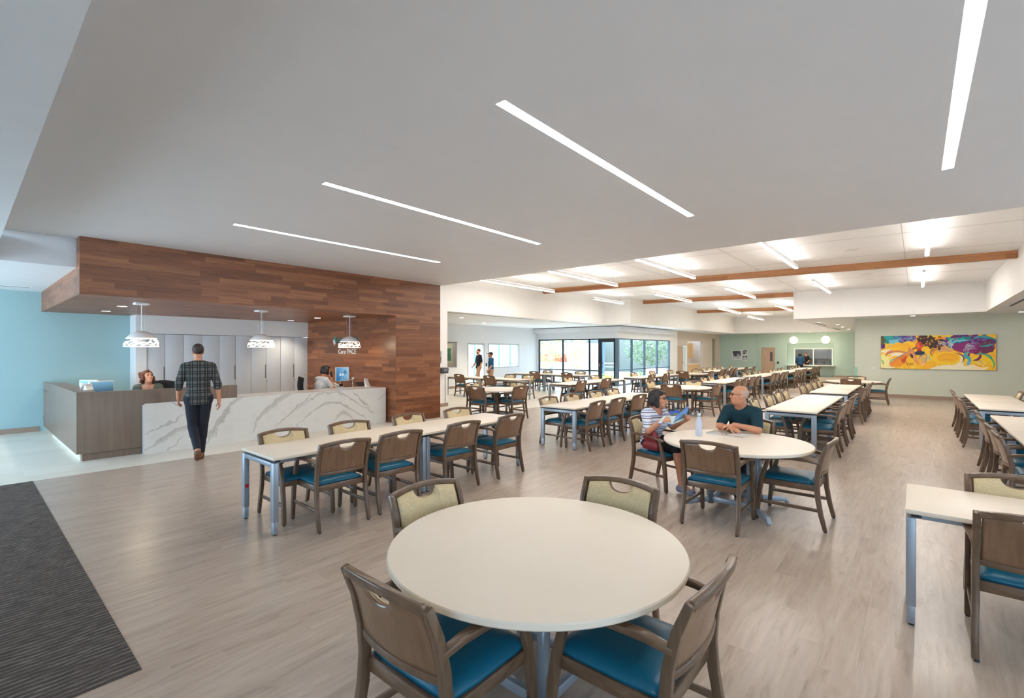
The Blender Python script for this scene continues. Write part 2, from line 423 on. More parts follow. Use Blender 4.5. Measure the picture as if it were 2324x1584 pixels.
def make_round():
    t = thing('round_table', 'x', 'table')
    R = .762
    MB().lathe([(R-.05, TH-.036), (R-.008, TH-.034), (R, TH-.026), (R, TH-.006), (R-.005, TH)], 96).build('tabletop', M['top'], t, smooth=True, sharp=True)
    for y in (-.225, .175): B_(-.26, y, TH-.056, .26, y+.05, TH-.036).build('support_bar', M['silver'], t)
    for sx in (-1, 1):
        for sy_ in (-1, 1):
            MB().tube((.2*sx, .2*sy_, .05), (.2*sx, .2*sy_, TH-.056), .031, 20).build('post', M['silver'], t, smooth=True)
            f = MB().sweep([(.2*sx+.02*sx, .2*sy_+.02*sy_, .094), (.42*sx, .42*sy_, .066), (.44*sx, .44*sy_, .022)], .046, [.05, .045, .03], (sx, -sy_, 0)).build('foot', M['silver'], t, bevel=.003)
            MB().tube((.432*sx, .432*sy_, 0), (.432*sx, .432*sy_, .028), .018, 12).build('glide', M['chrome'], f)
    for a in (-1, 1):
        MB().box(-.175, .2*a-.02, .07, .175, .2*a+.02, .12).build('cross_rail', M['silver'], t, bevel=.003)
        MB().box(.2*a-.02, -.175, .07, .2*a+.02, .175, .12).build('cross_rail', M['silver'], t, bevel=.003)
    return t
RT = make_round(); RTT = tree(RT); RT_USED = [False]
def rtable(x, y, label, group='round white dining tables'):
    if not RT_USED[0]:
        RT_USED[0] = True; RT.location = (x, y, 0); RT['label'] = label; RT['group'] = group; return RT
    return dup(RT, RTT, (x, y, 0), 0, label, group)
ORD = ['first', 'second', 'third', 'fourth', 'fifth', 'sixth', 'seventh', 'eighth']
def row(nick, y_or_x, lst, deg, look, axis=0, dj=.012):
    for i, p in enumerate(lst):
        j = random.uniform(-dj, dj)
        x, y = (p, y_or_x+j) if axis == 0 else (y_or_x+j, p)
        chair(x, y, deg+random.uniform(-2.5, 2.5), 'chair %s, %s along %s' % (look, ORD[i], nick), GT)
BK, FR = 'seen from behind', 'showing its cream back pad'

# --- middle row
table(1.92, 4.58, 0, 'long white table facing the reception desk, with a red dot on its leg')
table(3.755, 4.58, 0, 'long white table butted behind the red-dot table facing the desk')
N = 'the tables facing the reception desk'
row(N, 4.62, [2.51, 3.19, 4.13, 5.03], 0, BK); row(N, 5.09, [2.37, 3.17, 4.10, 5.01], 180, FR)
N = 'the tables behind the desk-facing ones'
table(7.03, 4.54, 0, 'white table just past the desk-facing tables, nearer of the joined pair')
table(8.865, 4.54, 0, 'white table joined end to end, behind the woman in stripes')
row(N, 4.60, [7.36, 8.14, 9.08, 9.9], 0, BK); row(N, 5.09, [7.38, 8.22, 9.15, 9.93], 180, FR)
rtable(13.3, 5.02, 'round white table just behind the woman in stripes and steel bottle')
for x, y, d, s in ((12.62, 4.98, -88, 'seen squarely from behind'), (13.3, 4.36, -2, 'angled at its open side'), (13.25, 5.66, 178, 'half hidden across from the angled one'), (13.95, 5.05, 91, 'showing cream pad on the far side')):
    chair(x, y, d, 'chair %s, at the round table behind the seated couple' % s, GT)
for k, (x0, nm, q) in enumerate(((15.75, 'first', 0), (20.6, 'second', 0), (25.25, 'third', 0), (30.0, 'fourth', 0))):
    for h in (0, 1):
        table(x0+1.835*h, 4.58, 0, '%s table of the %s pair in the row reaching the kitchen window' % (('near', 'far')[h], nm))
    N = '%s table pair toward the kitchen window' % nm
    row(N, 4.60, [x0+.42, x0+1.15, x0+2.1, x0+2.85], 0, BK); row(N, 5.10, [x0+.42, x0+1.2, x0+2.2, x0+3.0], 180, FR)
# --- row by the courtyard glass
table(11.95, 7.95, 0, 'white table by the glass door, nearer of its joined pair'); table(13.785, 7.95, 0, 'white table by the glass door, farther of its joined pair')
N = 'the table pair before the glass door'
row(N, 7.97, [12.2, 13.75], 0, BK); row(N, 8.66, [13.4, 15.15], 180, FR)
table(16.65, 7.84, 0, 'white table beyond the glass-door pair, nearer of two under the corner windows'); table(18.485, 7.84, 0, 'white table beyond the glass-door pair, farther of two under the corner windows')
N = 'the table pair under the corner windows'
row(N, 7.86, [16.95, 18.3], 0, BK); row(N, 8.55, [18.1, 19.9], 180, FR)
rtable(21.7, 7.85, 'round white table past the corner windows, bright with daylight')
for x, y, d, s in ((21.05, 7.85, -90, 'with sunlit back'), (21.7, 7.22, 0, 'angled'), (21.7, 8.47, 180, 'farther window-side'), (22.35, 7.85, 90, 'cream padded far')):
    chair(x, y, d, '%s chair at the round table past the corner windows' % s, GT)
for i, x in enumerate((23.9, 25.735, 28.0, 29.835)):
    table(x, 7.5, 0, '%s white table of the window-side run ending at the framed photos' % ORD[i])
N = 'the tables ending at the framed photos'
row(N, 7.52, [24.3, 24.95, 25.9, 26.6, 28.6, 30.2], 0, BK); row(N, 8.22, [24.3, 25.4, 26.3, 27.2, 28.6, 30.3], 180, FR)
# --- side room behind the wide opening
rtable(9.33, 8.53, 'round white table at the edge of the pale vinyl before the side room')
for x, y, d, s in ((8.74, 8.42, -86, 'on the walnut wall side'), (9.33, 7.95, -4, 'on the plank floor side'), (9.35, 9.14, 178, 'half hidden, cream pad up'), (9.95, 8.55, 92, 'cream pad showing, farthest back')):
    chair(x, y, d, 'chair %s, round table before the side room' % s, GT)
table(13.4, 10.55, 90, 'white table across the side room opening, end with chairs toward the windows'); table(13.4, 12.385, 90, 'white table across the side room opening, end toward the indoor window')
N = 'the crosswise table in the side room'
row(N, 12.72, [13.25, 11.68], -90, BK, axis=1); row(N, 13.35, [11.75, 10.85], 90, FR, axis=1)
table(17.35, 10.5, 90, 'rear white table crosswise before the courtyard glass, door side'); table(17.35, 12.335, 90, 'rear white table crosswise before the courtyard glass, wall side')
N = 'the rear crosswise table by the courtyard glass'
row(N, 16.62, [12.65, 10.95], -90, BK, axis=1); row(N, 17.4, [12.95, 11.2], 90, FR, axis=1)
# --- aisle row
rtable(1.985, 1.53, 'large empty round white table in front, four chairs around it')
for x, y, d, s in ((1.375, 1.555, -89, 'brown-backed chair by the dark carpet side of'), (1.945, .93, 0, 'brown-backed chair turned side-on toward'), (1.99, 2.15, 177, 'cream-padded chair near the red-dot table, tucked at'), (2.605, 1.525, 91, 'cream-padded chair toward the couple, tucked at')):
    chair(x, y, d, '%s the empty front round table' % s, GT)
rtable(5.67, 1.55, 'round white table where the couple sits with bottle and magazine')
chair(5.05, 1.54, -90, 'brown-backed empty chair before the couple at their round table', GT)
chair(5.67, .96, -1, 'empty chair seen side-on at the couple\'s round table', GT)
chair(5.96, 2.53, 162, 'chair the woman in the striped top sits on', GT)
chair(6.40, 1.66, 84, 'chair behind the bald man in the dark teal shirt', GT)
table(9.1, 1.24, 0, 'white table directly behind the bald man, nearer of its pair'); table(10.935, 1.24, 0, 'white table behind the bald man, farther of its pair')
N = 'the table pair behind the bald man'
row(N, 1.27, [9.62, 10.3, 11.2, 11.95], 0, BK); row(N, 1.97, [9.55, 10.55, 11.4, 12.2], 180, FR)
table(13.68, 1.24, 0, 'white table of the second aisle pair, nearer one'); table(15.515, 1.24, 0, 'white table of the second aisle pair, beside the round table')
N = 'the second table pair along the aisle'
row(N, 1.27, [14.25, 15.0, 15.9, 16.7], 0, BK); row(N, 1.97, [14.2, 15.1, 16.0, 16.9], 180, FR)
rtable(19.6, 1.62, 'round white table closest to the colourful painting')
for x, y, d, s in ((18.95, 1.62, -88, 'brown-backed'), (19.55, .98, 0, 'side-on aisle'), (19.4, 2.26, 180, 'cream-edged kitchen-side'), (20.25, 1.6, 91, 'cream-padded far')):
    chair(x, y, d, '%s chair at the round table closest to the painting' % s, GT)
# --- far side of the aisle
table(4.69, -1.775, 90, 'white table end with grey leg standing alone in the aisle')
chair(4.015, -.515, -90, 'brown-backed chair with teal seat at the lone grey-legged table', GT)
chair(4.47, -.54, 90, 'cream-padded chair across the lone grey-legged table', GT)
table(6.86, -1.65, 0, 'white table of the aisle-side pair, nearer one under the wall'); table(8.695, -1.65, 0, 'white table of the aisle-side pair, its corner pointing at the aisle')
N = 'the closer aisle-edge table pair'
row(N, -1.0, [7.36, 8.05, 9.05, 9.78], 180, 'in profile')
table(11.7, -1.61, 0, 'white table opposite the painting, nearer of its pair'); table(13.535, -1.61, 0, 'white table opposite the painting, farther of its pair')
N = 'the table pair opposite the painting'
row(N, -.94, [12.05, 12.85, 13.8, 14.6], 180, 'in profile')
chair(15.05, -1.42, 0, 'cream-padded chair on the wall side of the pair opposite the painting', GT)
# red dot sticker on the table leg
o = MB().tube((0, 0, 0), (0, -.0015, 0), .020, 24).build('sticker', plain('red_sticker', lin(205, 24, 44), .4, flat=True), [c for c in kids(TB) if c.name.split('.')[0] == 'leg'][1])
o.location = (.028, TW-.0732, .345); o['label'] = 'round red dot sticker'
# ================================================================ SETTING
def hz(y): return 3.99+.0185*y            # gently pitched hall ceiling
def B(*a): return MB().box(*a)
struct('floor', B(-4.0, -6.0, -.12, 38.3, 9.0, 0), M['floor'])
struct('floor_vinyl', B(-4.0, 9.0, -.12, 21.45, 16.6, 0).box(21.45, 9.0, -.12, 38.3, 11.4, 0), M['vinyl'])
struct('floor_carpet', B(-3.0, 3.22, .0005, .655, 8.995, .004), M['carpet'])
# near dropped ceiling with its recessed light slots cut out
SL = [7.08, 4.64, 2.2, -.225]
m = MB(); xs0, xs1, hw = 2.45, 6.11, .045
ys = [-6.0]+[q for y in sorted(SL) for q in (y-hw, y+hw)]+[9.84]
for i in range(0, len(ys)-1, 2): m.box(.32, ys[i], 3.47, 8.3, ys[i+1], 4.4)
for y in sorted(SL):
    m.box(.32, y-hw, 3.47, xs0, y+hw, 4.4); m.box(xs1, y-hw, 3.47, 8.3, y+hw, 4.4); m.box(xs0, y-hw, 3.56, xs1, y+hw, 4.4)
struct('ceiling', m, M['ceil'])
m = B(-4.0, -6.0, 3.03, .32, 14.6, 3.4).box(.32, 9.84, 3.03, 1.19, 14.6, 3.4).box(.32, 9.84, 3.4, 1.19, 9.95, 3.6)
struct('ceiling_entry', m, M['cool'])
# hall ceiling (pitched) and the lowered ring around it
m = MB(); m.prism([(-1.8, hz(-1.8)), (11.4, hz(11.4)), (11.4, hz(11.4)+.1), (-1.8, hz(-1.8)+.1)], 0, 8.25, 36.4)
struct('ceiling_hall', m, M['hallc'])
jt = MB()
for x in (11.7, 14.0, 18.0, 21.0, 24.4, 27.5, 31.0, 34.0):
    jt.prism([(-1.7, hz(-1.7)-.003), (11.2, hz(11.2)-.003), (11.2, hz(11.2)-.001), (-1.7, hz(-1.7)-.001)], 0, x, x+.012)
for y in (0.2, 3.4, 6.0, 8.4): jt.box(8.3, y, hz(y)-.003, 36.2, y+.012, hz(y)-.001)
struct('trim_ceiling_joints', jt, plain('ceiling_joint', lin(196, 196, 196), .6))
m = B(8.3, 11.3, 3.01, 20.0, 11.42, 4.3)
m.box(20.0, 9.95, 3.01, 20.12, 11.42, 4.3).box(20.12, 9.95, 3.01, 36.2, 10.07, 4.3)
m.box(36.2, 3.69, 3.01, 36.32, 10.07, 4.3).box(21.44, 3.57, 3.01, 36.32, 3.69, 4.3).box(21.44, -1.69, 3.01, 21.56, 3.57, 4.3).box(8.3, -1.81, 3.01, 21.56, -1.69, 4.3)
struct('wall_clerestory', m, M['white'])
m = B(8.3, 11.42, 3.01, 20.12, 16.55, 3.1).box(20.12, 10.07, 3.01, 21.6, 16.55, 3.1).box(21.6, 10.07, 3.01, 38.2, 11.5, 3.1)
m.box(36.32, 3.57, 3.01, 38.2, 10.07, 3.1).box(21.56, -6.0, 3.01, 38.2, 3.57, 3.1).box(8.3, -6.0, 3.01, 21.56, -1.81, 3.1)
struct('ceiling_lowered', m, M['cool'])
for i, x in enumerate((15.1, 21.3, 28.6)):
    y1 = 11.28 if x < 20 else 9.94
    m = MB(); m.prism([(-1.68 if i == 0 else 3.7, hz(-1.68 if i == 0 else 3.7)-.17), (y1, hz(y1)-.17), (y1, hz(y1)), (-1.68 if i == 0 else 3.7, hz(-1.68 if i == 0 else 3.7))], 0, x, x+.14)
    struct('ceiling_beam', m, M['beam'])
struct('roof', B(-4.3, -6.2, 4.6, 21.6, 16.7, 4.75).box(21.6, -6.2, 4.6, 38.6, 11.6, 4.75), M['grey'])  # unseen slab added over the ceilings to stop sun and sky leaking in
# walnut wall and canopy over the desk
m = B(1.19, 9.55, 2.6, 8.27, 9.62, 3.47).box(1.19, 9.62, 2.6, 1.26, 14.6, 3.47).box(1.26, 9.62, 2.6, 6.87, 13.95, 2.67).box(1.26, 13.95, 2.6, 2.72, 14.5, 2.67)
m.box(6.87, 9.55, 0, 8.27, 9.62, 2.6).box(6.87, 9.62, 0, 6.94, 14.0, 2.6).box(8.2, 9.62, 0, 8.27, 14.0, 3.47)
struct('wall_walnut', m, M['walnut'])
# white wall with wide opening to the side room
m = B(8.27, 11.3, 0, 10.08, 11.42, 3.01); struct('wall_opening', m, M['white'])
struct('wall_side_room', B(8.27, 14.0, 0, 8.39, 16.55, 3.01), M['cool'])
# rear wall of the side room: interior window, door, big window
Y = 16.42
m = B(8.27, Y, 0, 14.4, Y+.12, 3.01).box(14.4, Y, 0, 15.25, Y+.12, .96).box(14.4, Y, 2.14, 15.25, Y+.12, 3.01).box(15.25, Y, 0, 15.93, Y+.12, 3.01)
m.box(15.93, Y, 2.12, 17.1, Y+.12, 3.01).box(17.1, Y, 0, 17.4, Y+.12, 3.01).box(17.4, Y, 0, 19.82, Y+.12, .89).box(17.4, Y, 2.12, 19.82, Y+.12, 3.01).box(19.82, Y, 0, 21.5, Y+.12, 3.01)
struct('wall_rear_room', m, M['cool'])
def frame(name, mb, mat, pane=None, pmat=None):
    o = struct(name, mb, mat)
    if pane is not None: pane.build('pane', pmat or M['glass'], o)
    return o
alu = plain('silver_window_frame', lin(188, 192, 194), .4)
dk = M['black']
def rect_frame(mb, x0, z0, x1, z1, y0, y1, w=.05):
    return mb.box(x0, y0, z0, x0+w, y1, z1).box(x1-w, y0, z0, x1, y1, z1).box(x0+w, y0, z0, x1-w, y1, z0+w).box(x0+w, y0, z1-w, x1-w, y1, z1)
frame('window_1', rect_frame(MB(), 14.4, .96, 15.25, 2.14, Y-.01, Y+.13, .04), alu, B(14.44, Y+.05, 1.0, 15.21, Y+.06, 2.10))
m = rect_frame(MB(), 17.4, .89, 19.82, 2.12, Y-.01, Y+.13, .045)
frame('window_2', m, alu, B(17.44, Y+.06, .93, 19.78, Y+.065, 2.08))
m = MB().box(15.93, Y-.01, 0, 15.99, Y+.13, 2.12).box(17.04, Y-.01, 0, 17.1, Y+.13, 2.12).box(15.99, Y-.01, 2.06, 17.04, Y+.13, 2.12)
o = frame('door_1', m, alu)
# small room seen through window_1
struct('wall_office', B(12.6, 19.0, 0, 16.0, 19.1, 3.0).box(15.72, 16.54, 0, 15.8, 19.0, 3.0).box(12.5, 16.54, 0, 12.6, 19.0, 3.0), M['beige'])
struct('ceiling_office', B(12.5, 16.54, 2.9, 15.8, 19.1, 3.0), M['white']); struct('floor_office', B(12.5, 16.54, -.1, 15.8, 19.1, 0), M['vinyl'])
# courtyard glazing at X=21.4 and Y=11.35
X = 21.4
m = B(X, 11.35, 2.39, X+.12, 16.55, 3.01).box(X, 16.3, 0, X+.12, 16.55, 2.39); struct('wall_courtyard', m, M['cool'])
m = B(X+.12, 11.35, 2.39, 28.05, 11.47, 3.01).box(28.05, 11.35, 0, 29.2, 11.47, 3.01); struct('wall_courtyard_far', m, M['white'])
struct('trim_shade_pocket', B(21.12, 11.05, 2.73, X, 16.42, 2.98).box(X, 11.05, 2.73, 28.0, 11.35, 2.98), M['cool'])
m = MB()
def vbar(y, w=.06, z0=0, z1=2.39): m.box(X+.01, y-w/2, z0, X+.11, y+w/2, z1)
m.box(X+.01, 11.5, 2.33, X+.11, 16.3, 2.39).box(X+.01, 12.42, 0, X+.11, 16.3, .07).box(X+.01, 12.42, .70, X+.11, 16.3, .755)
for y in (16.27, 14.66, 12.99, 12.42): vbar(y)
frame('window_3', m, dk, B(X+.055, 12.42, .07, X+.06, 16.27, 2.33))
m = MB(); m.box(X-.005, 11.40, 0, X+.13, 11.56, 2.39).box(X-.005, 12.28, 0, X+.13, 12.44, 2.39).box(X-.005, 11.56, 2.2, X+.13, 12.28, 2.39).box(X-.005, 11.56, 0, X+.13, 12.28, .24)
o = frame('door_2', m, dk, B(X+.055, 11.56, .24, X+.06, 12.28, 2.2))
MB().box(X-.05, 12.31, .95, X-.006, 12.34, 1.12).build('door_handle', M['chrome'], o)
m = MB(); yy = 11.36
m.box(21.5, yy, 2.33, 28.05, yy+.1, 2.39).box(21.5, yy, 0, 28.05, yy+.1, .07).box(21.5, yy, .77, 28.05, yy+.1, .82).box(21.38, yy-.03, 0, 21.56, yy+.1, 2.39)
for x in (23.05, 24.6, 26.25, 27.98): m.box(x-.04, yy, .07, x+.04, yy+.1, 2.33)
frame('window_4', m, plain('grey_blue_frame', lin(96, 118, 136), .4), B(21.56, yy+.045, .07, 27.95, yy+.05, 2.33))
# beige service wall with door, kitchenette niche, far opening
Y = 11.4
m = B(29.2, Y, 2.07, 30.9, Y+.12, 3.01).box(30.9, Y, 0, 31.15, Y+.12, 3.01).box(31.15, Y, 2.42, 33.9, Y+.12, 3.01).box(33.9, Y, 0, 36.0, Y+.12, 3.01).box(36.0, Y, 2.65, 36.75, Y+.12, 3.01).box(36.75, Y, 0, 38.1, Y+.12, 3.01)
m.box(31.15, Y+.12, 0, 31.25, Y+.75, 3.01).box(33.8, Y+.12, 0, 33.9, Y+.75, 3.01).box(31.15, Y+.75, 0, 33.9, Y+.85, 3.01)
struct('wall_service', m, M['beige'])
m = B(29.2, Y+.03, 0, 30.35, Y+.08, 2.07)
o = struct('door_3', m, M['door']); MB().box(30.2, Y-.03, .98, 30.3, Y+.03, 1.02).build('door_handle', M['chrome'], o)
struct('window_5', B(30.4, Y+.04, 0, 30.85, Y+.07, 2.05), plain('frosted_sidelight', lin(206, 224, 226), .25))
struct('wall_far_passage', B(35.9, Y+.6, 0, 36.75, Y+.7, 3.0).box(36.75, Y+.12, 0, 36.85, Y+.7, 3.0).box(35.9, Y+.12, 2.9, 36.75, Y+.6, 3.0).box(35.8, Y+.12, 0, 35.9, Y+.7, 3.0), plain('olive_paint', lin(168, 172, 142), .6))
struct('trim_passage_panel', B(36.1, Y+.55, .8, 36.7, Y+.6, 1.0), M['grey'])
# far sage wall with door, serving window
XF = 38.0
m = B(XF-.15, 8.9, 0, XF+.1, 11.4, 3.01).box(XF, 8.64, 0, XF+.1, 8.9, 3.01).box(XF, 7.66, 2.02, XF+.1, 8.64, 3.01).box(XF, 6.95, 0, XF+.1, 7.66, 3.01)
m.box(XF, 4.18, 2.29, XF+.1, 6.95, 3.01).box(XF, 1.7, 0, XF+.1, 4.18, 3.01)
m.box(XF+.3, 4.1, 0, XF+.4, 7.0, .78).box(XF+.3, 6.56, .78, XF+.4, 7.0, 2.29).box(XF+.3, 4.1, .78, XF+.4, 4.28, 2.29).box(XF+.3, 4.28, 1.94, XF+.4, 6.56, 2.29)
m.box(XF+.1, 6.95, 0, XF+.4, 7.02, 2.4).box(XF+.1, 4.1, 0, XF+.4, 4.18, 2.4).box(XF+.1, 4.18, 2.29, XF+.4, 6.95, 2.4)
struct('wall_far', m, M['greenf'])
m = B(XF+.03, 7.68, 0, XF+.08, 8.62, 2.0); o = struct('door_4', m, M['door'])
MB().box(XF+.015, 7.86, 1.02, XF+.03, 8.02, 1.68).build('vision_panel', plain('dark_vision_glass', lin(92, 92, 96), .2), o)
MB().box(XF-.03, 7.72, .92, XF+.03, 7.86, .95).build('door_handle', M['chrome'], o)
struct('trim_door_frame', MB().box(XF-.01, 8.60, 0, XF+.1, 8.66, 2.05).box(XF-.01, 7.64, 0, XF+.1, 7.70, 2.05).box(XF-.01, 7.70, 2.0, XF+.1, 8.60, 2.05), M['green2'])
wf = M['plastic']
m = MB().box(XF+.27, 6.5, .80, XF+.41, 6.56, 1.94).box(XF+.27, 4.28, .80, XF+.41, 4.34, 1.94).box(XF+.27, 4.34, 1.88, XF+.41, 6.5, 1.94).box(XF+.27, 5.37, .80, XF+.41, 5.43, 1.88)
frame('window_6', m, wf, B(XF+.33, 4.34, .80, XF+.335, 5.37, 1.88))
# kitchen behind the serving window
struct('wall_kitchen', B(XF+2.6, 3.6, 0, XF+2.7, 8.0, 3.0).box(XF+.4, 7.4, 0, XF+2.6, 7.5, 3.0).box(XF+.4, 3.5, 0, XF+2.6, 3.6, 3.0).box(XF+.4, 3.6, 2.6, XF+2.6, 7.4, 2.7), plain('dim_kitchen_paint', lin(150, 138, 130), .6))
struct('floor_kitchen', B(XF+.1, 3.5, -.1, XF+2.7, 7.5, 0), M['vinyl'])
# painting wall with its return
struct('wall_painting', B(22.9, -6.0, 0, 23.0, 1.84, 3.01).box(23.0, 1.74, 0, 38.0, 1.84, 3.01), M['green'])
struct('trim_corner_guard', B(22.885, 1.76, .12, 22.9, 1.855, 1.12).box(22.9, 1.84, .12, 23.0, 1.855, 1.12), plain('teal_corner_guard', lin(150, 198, 180), .5))
# entry side: aqua wall, closet wall
struct('wall_aqua', B(-4.0, 14.5, 0, 2.75, 14.6, 3.03), M['blue'])
struct('wall_closet', B(2.72, 13.95, 2.16, 6.87, 14.6, 2.6).box(2.72, 13.95, 0, 2.93, 14.5, 2.16).box(2.93, 14.3, 0, 6.87, 14.6, 2.16), M['cool'])
# baseboards
m = B(-4.0, 14.48, 0, 1.15, 14.5, .11); struct('baseboard_aqua', m, M['base'])
struct('baseboard_opening', B(8.27, 11.285, 0, 10.1, 11.3, .11).box(10.08, 11.285, 0, 10.095, 11.42, .11), M['base'])
struct('baseboard_painting', B(22.885, -6.0, 0, 22.9, 1.84, .12), M['base'])
struct('baseboard_far', B(XF-.02, 1.84, 0, XF, 4.18, .12).box(XF-.02, 6.95, 0, XF, 7.64, .12).box(XF-.17, 8.9, 0, XF-.15, 11.4, .12), M['base'])
struct('baseboard_rear', B(8.4, 16.4, 0, 15.93, 16.42, .11).box(17.1, 16.4, 0, 21.4, 16.42, .11), M['base'])
struct('baseboard_service', B(30.9, 11.385, 0, 31.15, 11.4, .11).box(33.9, 11.385, 0, 36.0, 11.4, .11), M['base'])
# unseen walls behind the viewer, openings shaped for daylight: glazed entrance, windowed side wall
m = B(-4.12, -6.0, 2.7, -4.0, 14.6, 3.4).box(-4.12, -6.0, 0, -4.0, -3.4, 2.7).box(-4.12, -1.0, 0, -4.0, 6.0, 2.7).box(-4.12, -3.4, 0, -4.0, -1.0, .5); struct('wall_entrance', m, M['white'])
m = MB()
for y in (6.0, 8.0, 10.0, 12.2, 14.5): m.box(-4.1, y, 0, -4.0, y+.08, 2.7)
struct('window_7', m, dk)
m = B(-4.0, -6.1, 2.6, 38.0, -6.0, 3.4).box(-4.0, -6.1, 0, 38.0, -6.0, .4)
for x in (-4.0, .0, 4.0): m.box(x, -6.1, .4, x+2.4, -6.0, 2.6)
m.box(9.0, -6.1, .4, 38.0, -6.0, 2.6)
struct('wall_side', m, M['white'])
# ================================================================ PAINTED FLAT ARTWORK (per-vertex pigment on a dense grid)
class Paint:
    def __init__(s, w, h, bg):
        s.w, s.h = w, h
        s.U, s.V = np.meshgrid(np.linspace(0, 1, w), np.linspace(0, 1, h))      # V: 0 = top
        s.C = np.zeros((h, w, 3)); s.C[:] = bg
        s.asp = 1.0
    def noise(s, f, seed, oct=3):
        r = np.random.RandomState(seed); out = np.zeros((s.h, s.w)); amp = 1.0
        for o in range(oct):
            n = max(2, int(f*2**o)); nx = max(2, int(n*s.asp)); g = r.rand(n+2, nx+2)
            y = s.V*(n); x = s.U*(nx); i = y.astype(int); j = x.astype(int); fy = y-i; fx = x-j
            fy = fy*fy*(3-2*fy); fx = fx*fx*(3-2*fx)
            out += amp*((g[i, j]*(1-fx)+g[i, j+1]*fx)*(1-fy)+(g[i+1, j]*(1-fx)+g[i+1, j+1]*fx)*fy); amp *= .5
        return out/1.75
    def put(s, mask, c, a=1.0):
        k = np.clip(mask, 0, 1)[..., None]*a; s.C = s.C*(1-k)+np.array(c)*k
    def stroke(s, pts, wd, c, a=1.0, soft=.35, warp=None, taper=True):
        d = np.full((s.h, s.w), 9.0); n = len(pts)-1
        U = s.U*s.asp; V = s.V
        if warp is not None: U = U+warp[0]; V = V+warp[1]
        for i in range(n):
            (x0, y0), (x1, y1) = pts[i], pts[i+1]; x0 *= s.asp; x1 *= s.asp
            dx, dy = x1-x0, y1-y0; t = np.clip(((U-x0)*dx+(V-y0)*dy)/(dx*dx+dy*dy+1e-9), 0, 1)
            w = 1.0 if not taper else max(.25, math.sin(PI*(i+.5)/n)) if n > 1 else 1.0
            d = np.minimum(d, np.hypot(U-x0-t*dx, V-y0-t*dy)/w)
        s.put((wd-d)/(wd*soft)+.5, c, a)
    def blob(s, cx, cy, rx, ry, c, a=1.0, soft=.07, ang=0.0, warp=None):
        U = (s.U-cx)*s.asp; V = s.V-cy
        if warp is not None: U = U+warp[0]; V = V+warp[1]
        ca, sa = math.cos(ang), math.sin(ang)
        d = np.hypot((U*ca+V*sa)/(rx*s.asp), (-U*sa+V*ca)/ry)
        s.put((1-d)/soft+.5, c, a)
def curve(pts, n=8):
    out = []; P = [pts[0]]+list(pts)+[pts[-1]]
    for i in range(1, len(P)-2):
        for k in range(n):
            t = k/n; a, b, c, d = P[i-1], P[i], P[i+1], P[i+2]
            out.append(tuple(.5*((2*b[j])+(c[j]-a[j])*t+(2*a[j]-5*b[j]+4*c[j]-d[j])*t*t+(3*b[j]-a[j]-3*c[j]+d[j])*t**3) for j in (0, 1)))
    return out+[pts[-1]]
def painted(name, p, O, U, V, mat, parent=None, W=(0, 0, 0)):
    """grid surface with corner O (top-left of the art), edge vectors U (across) and V (down)"""
    w, h = p.w, p.h; O, U, V = np.array(O), np.array(U), np.array(V)
    co = O+p.U.reshape(-1, 1)*U+p.V.reshape(-1, 1)*V+(p.U*p.V).reshape(-1, 1)*np.array(W)
    me = bpy.data.meshes.new(name)
    i = np.arange(w*h).reshape(h, w)
    f = np.stack([i[:-1, :-1], i[1:, :-1], i[1:, 1:], i[:-1, 1:]], -1).reshape(-1, 4)
    me.vertices.add(w*h); me.vertices.foreach_set('co', co.astype(np.float32).ravel())
    me.loops.add(f.size); me.loops.foreach_set('vertex_index', f.ravel().astype(np.int32))
    me.polygons.add(len(f)); me.polygons.foreach_set('loop_start', np.arange(0, f.size, 4, dtype=np.int32))
    me.update(calc_edges=True)
    at = me.color_attributes.new('paint', 'FLOAT_COLOR', 'POINT')
    at.data.foreach_set('color', np.concatenate([p.C.reshape(-1, 3), np.ones((w*h, 1))], 1).astype(np.float32).ravel())
    me.materials.append(mat)
    return link(bpy.data.objects.new(name, me), parent)
M['paint'] = vcol('artist_pigment', .45)
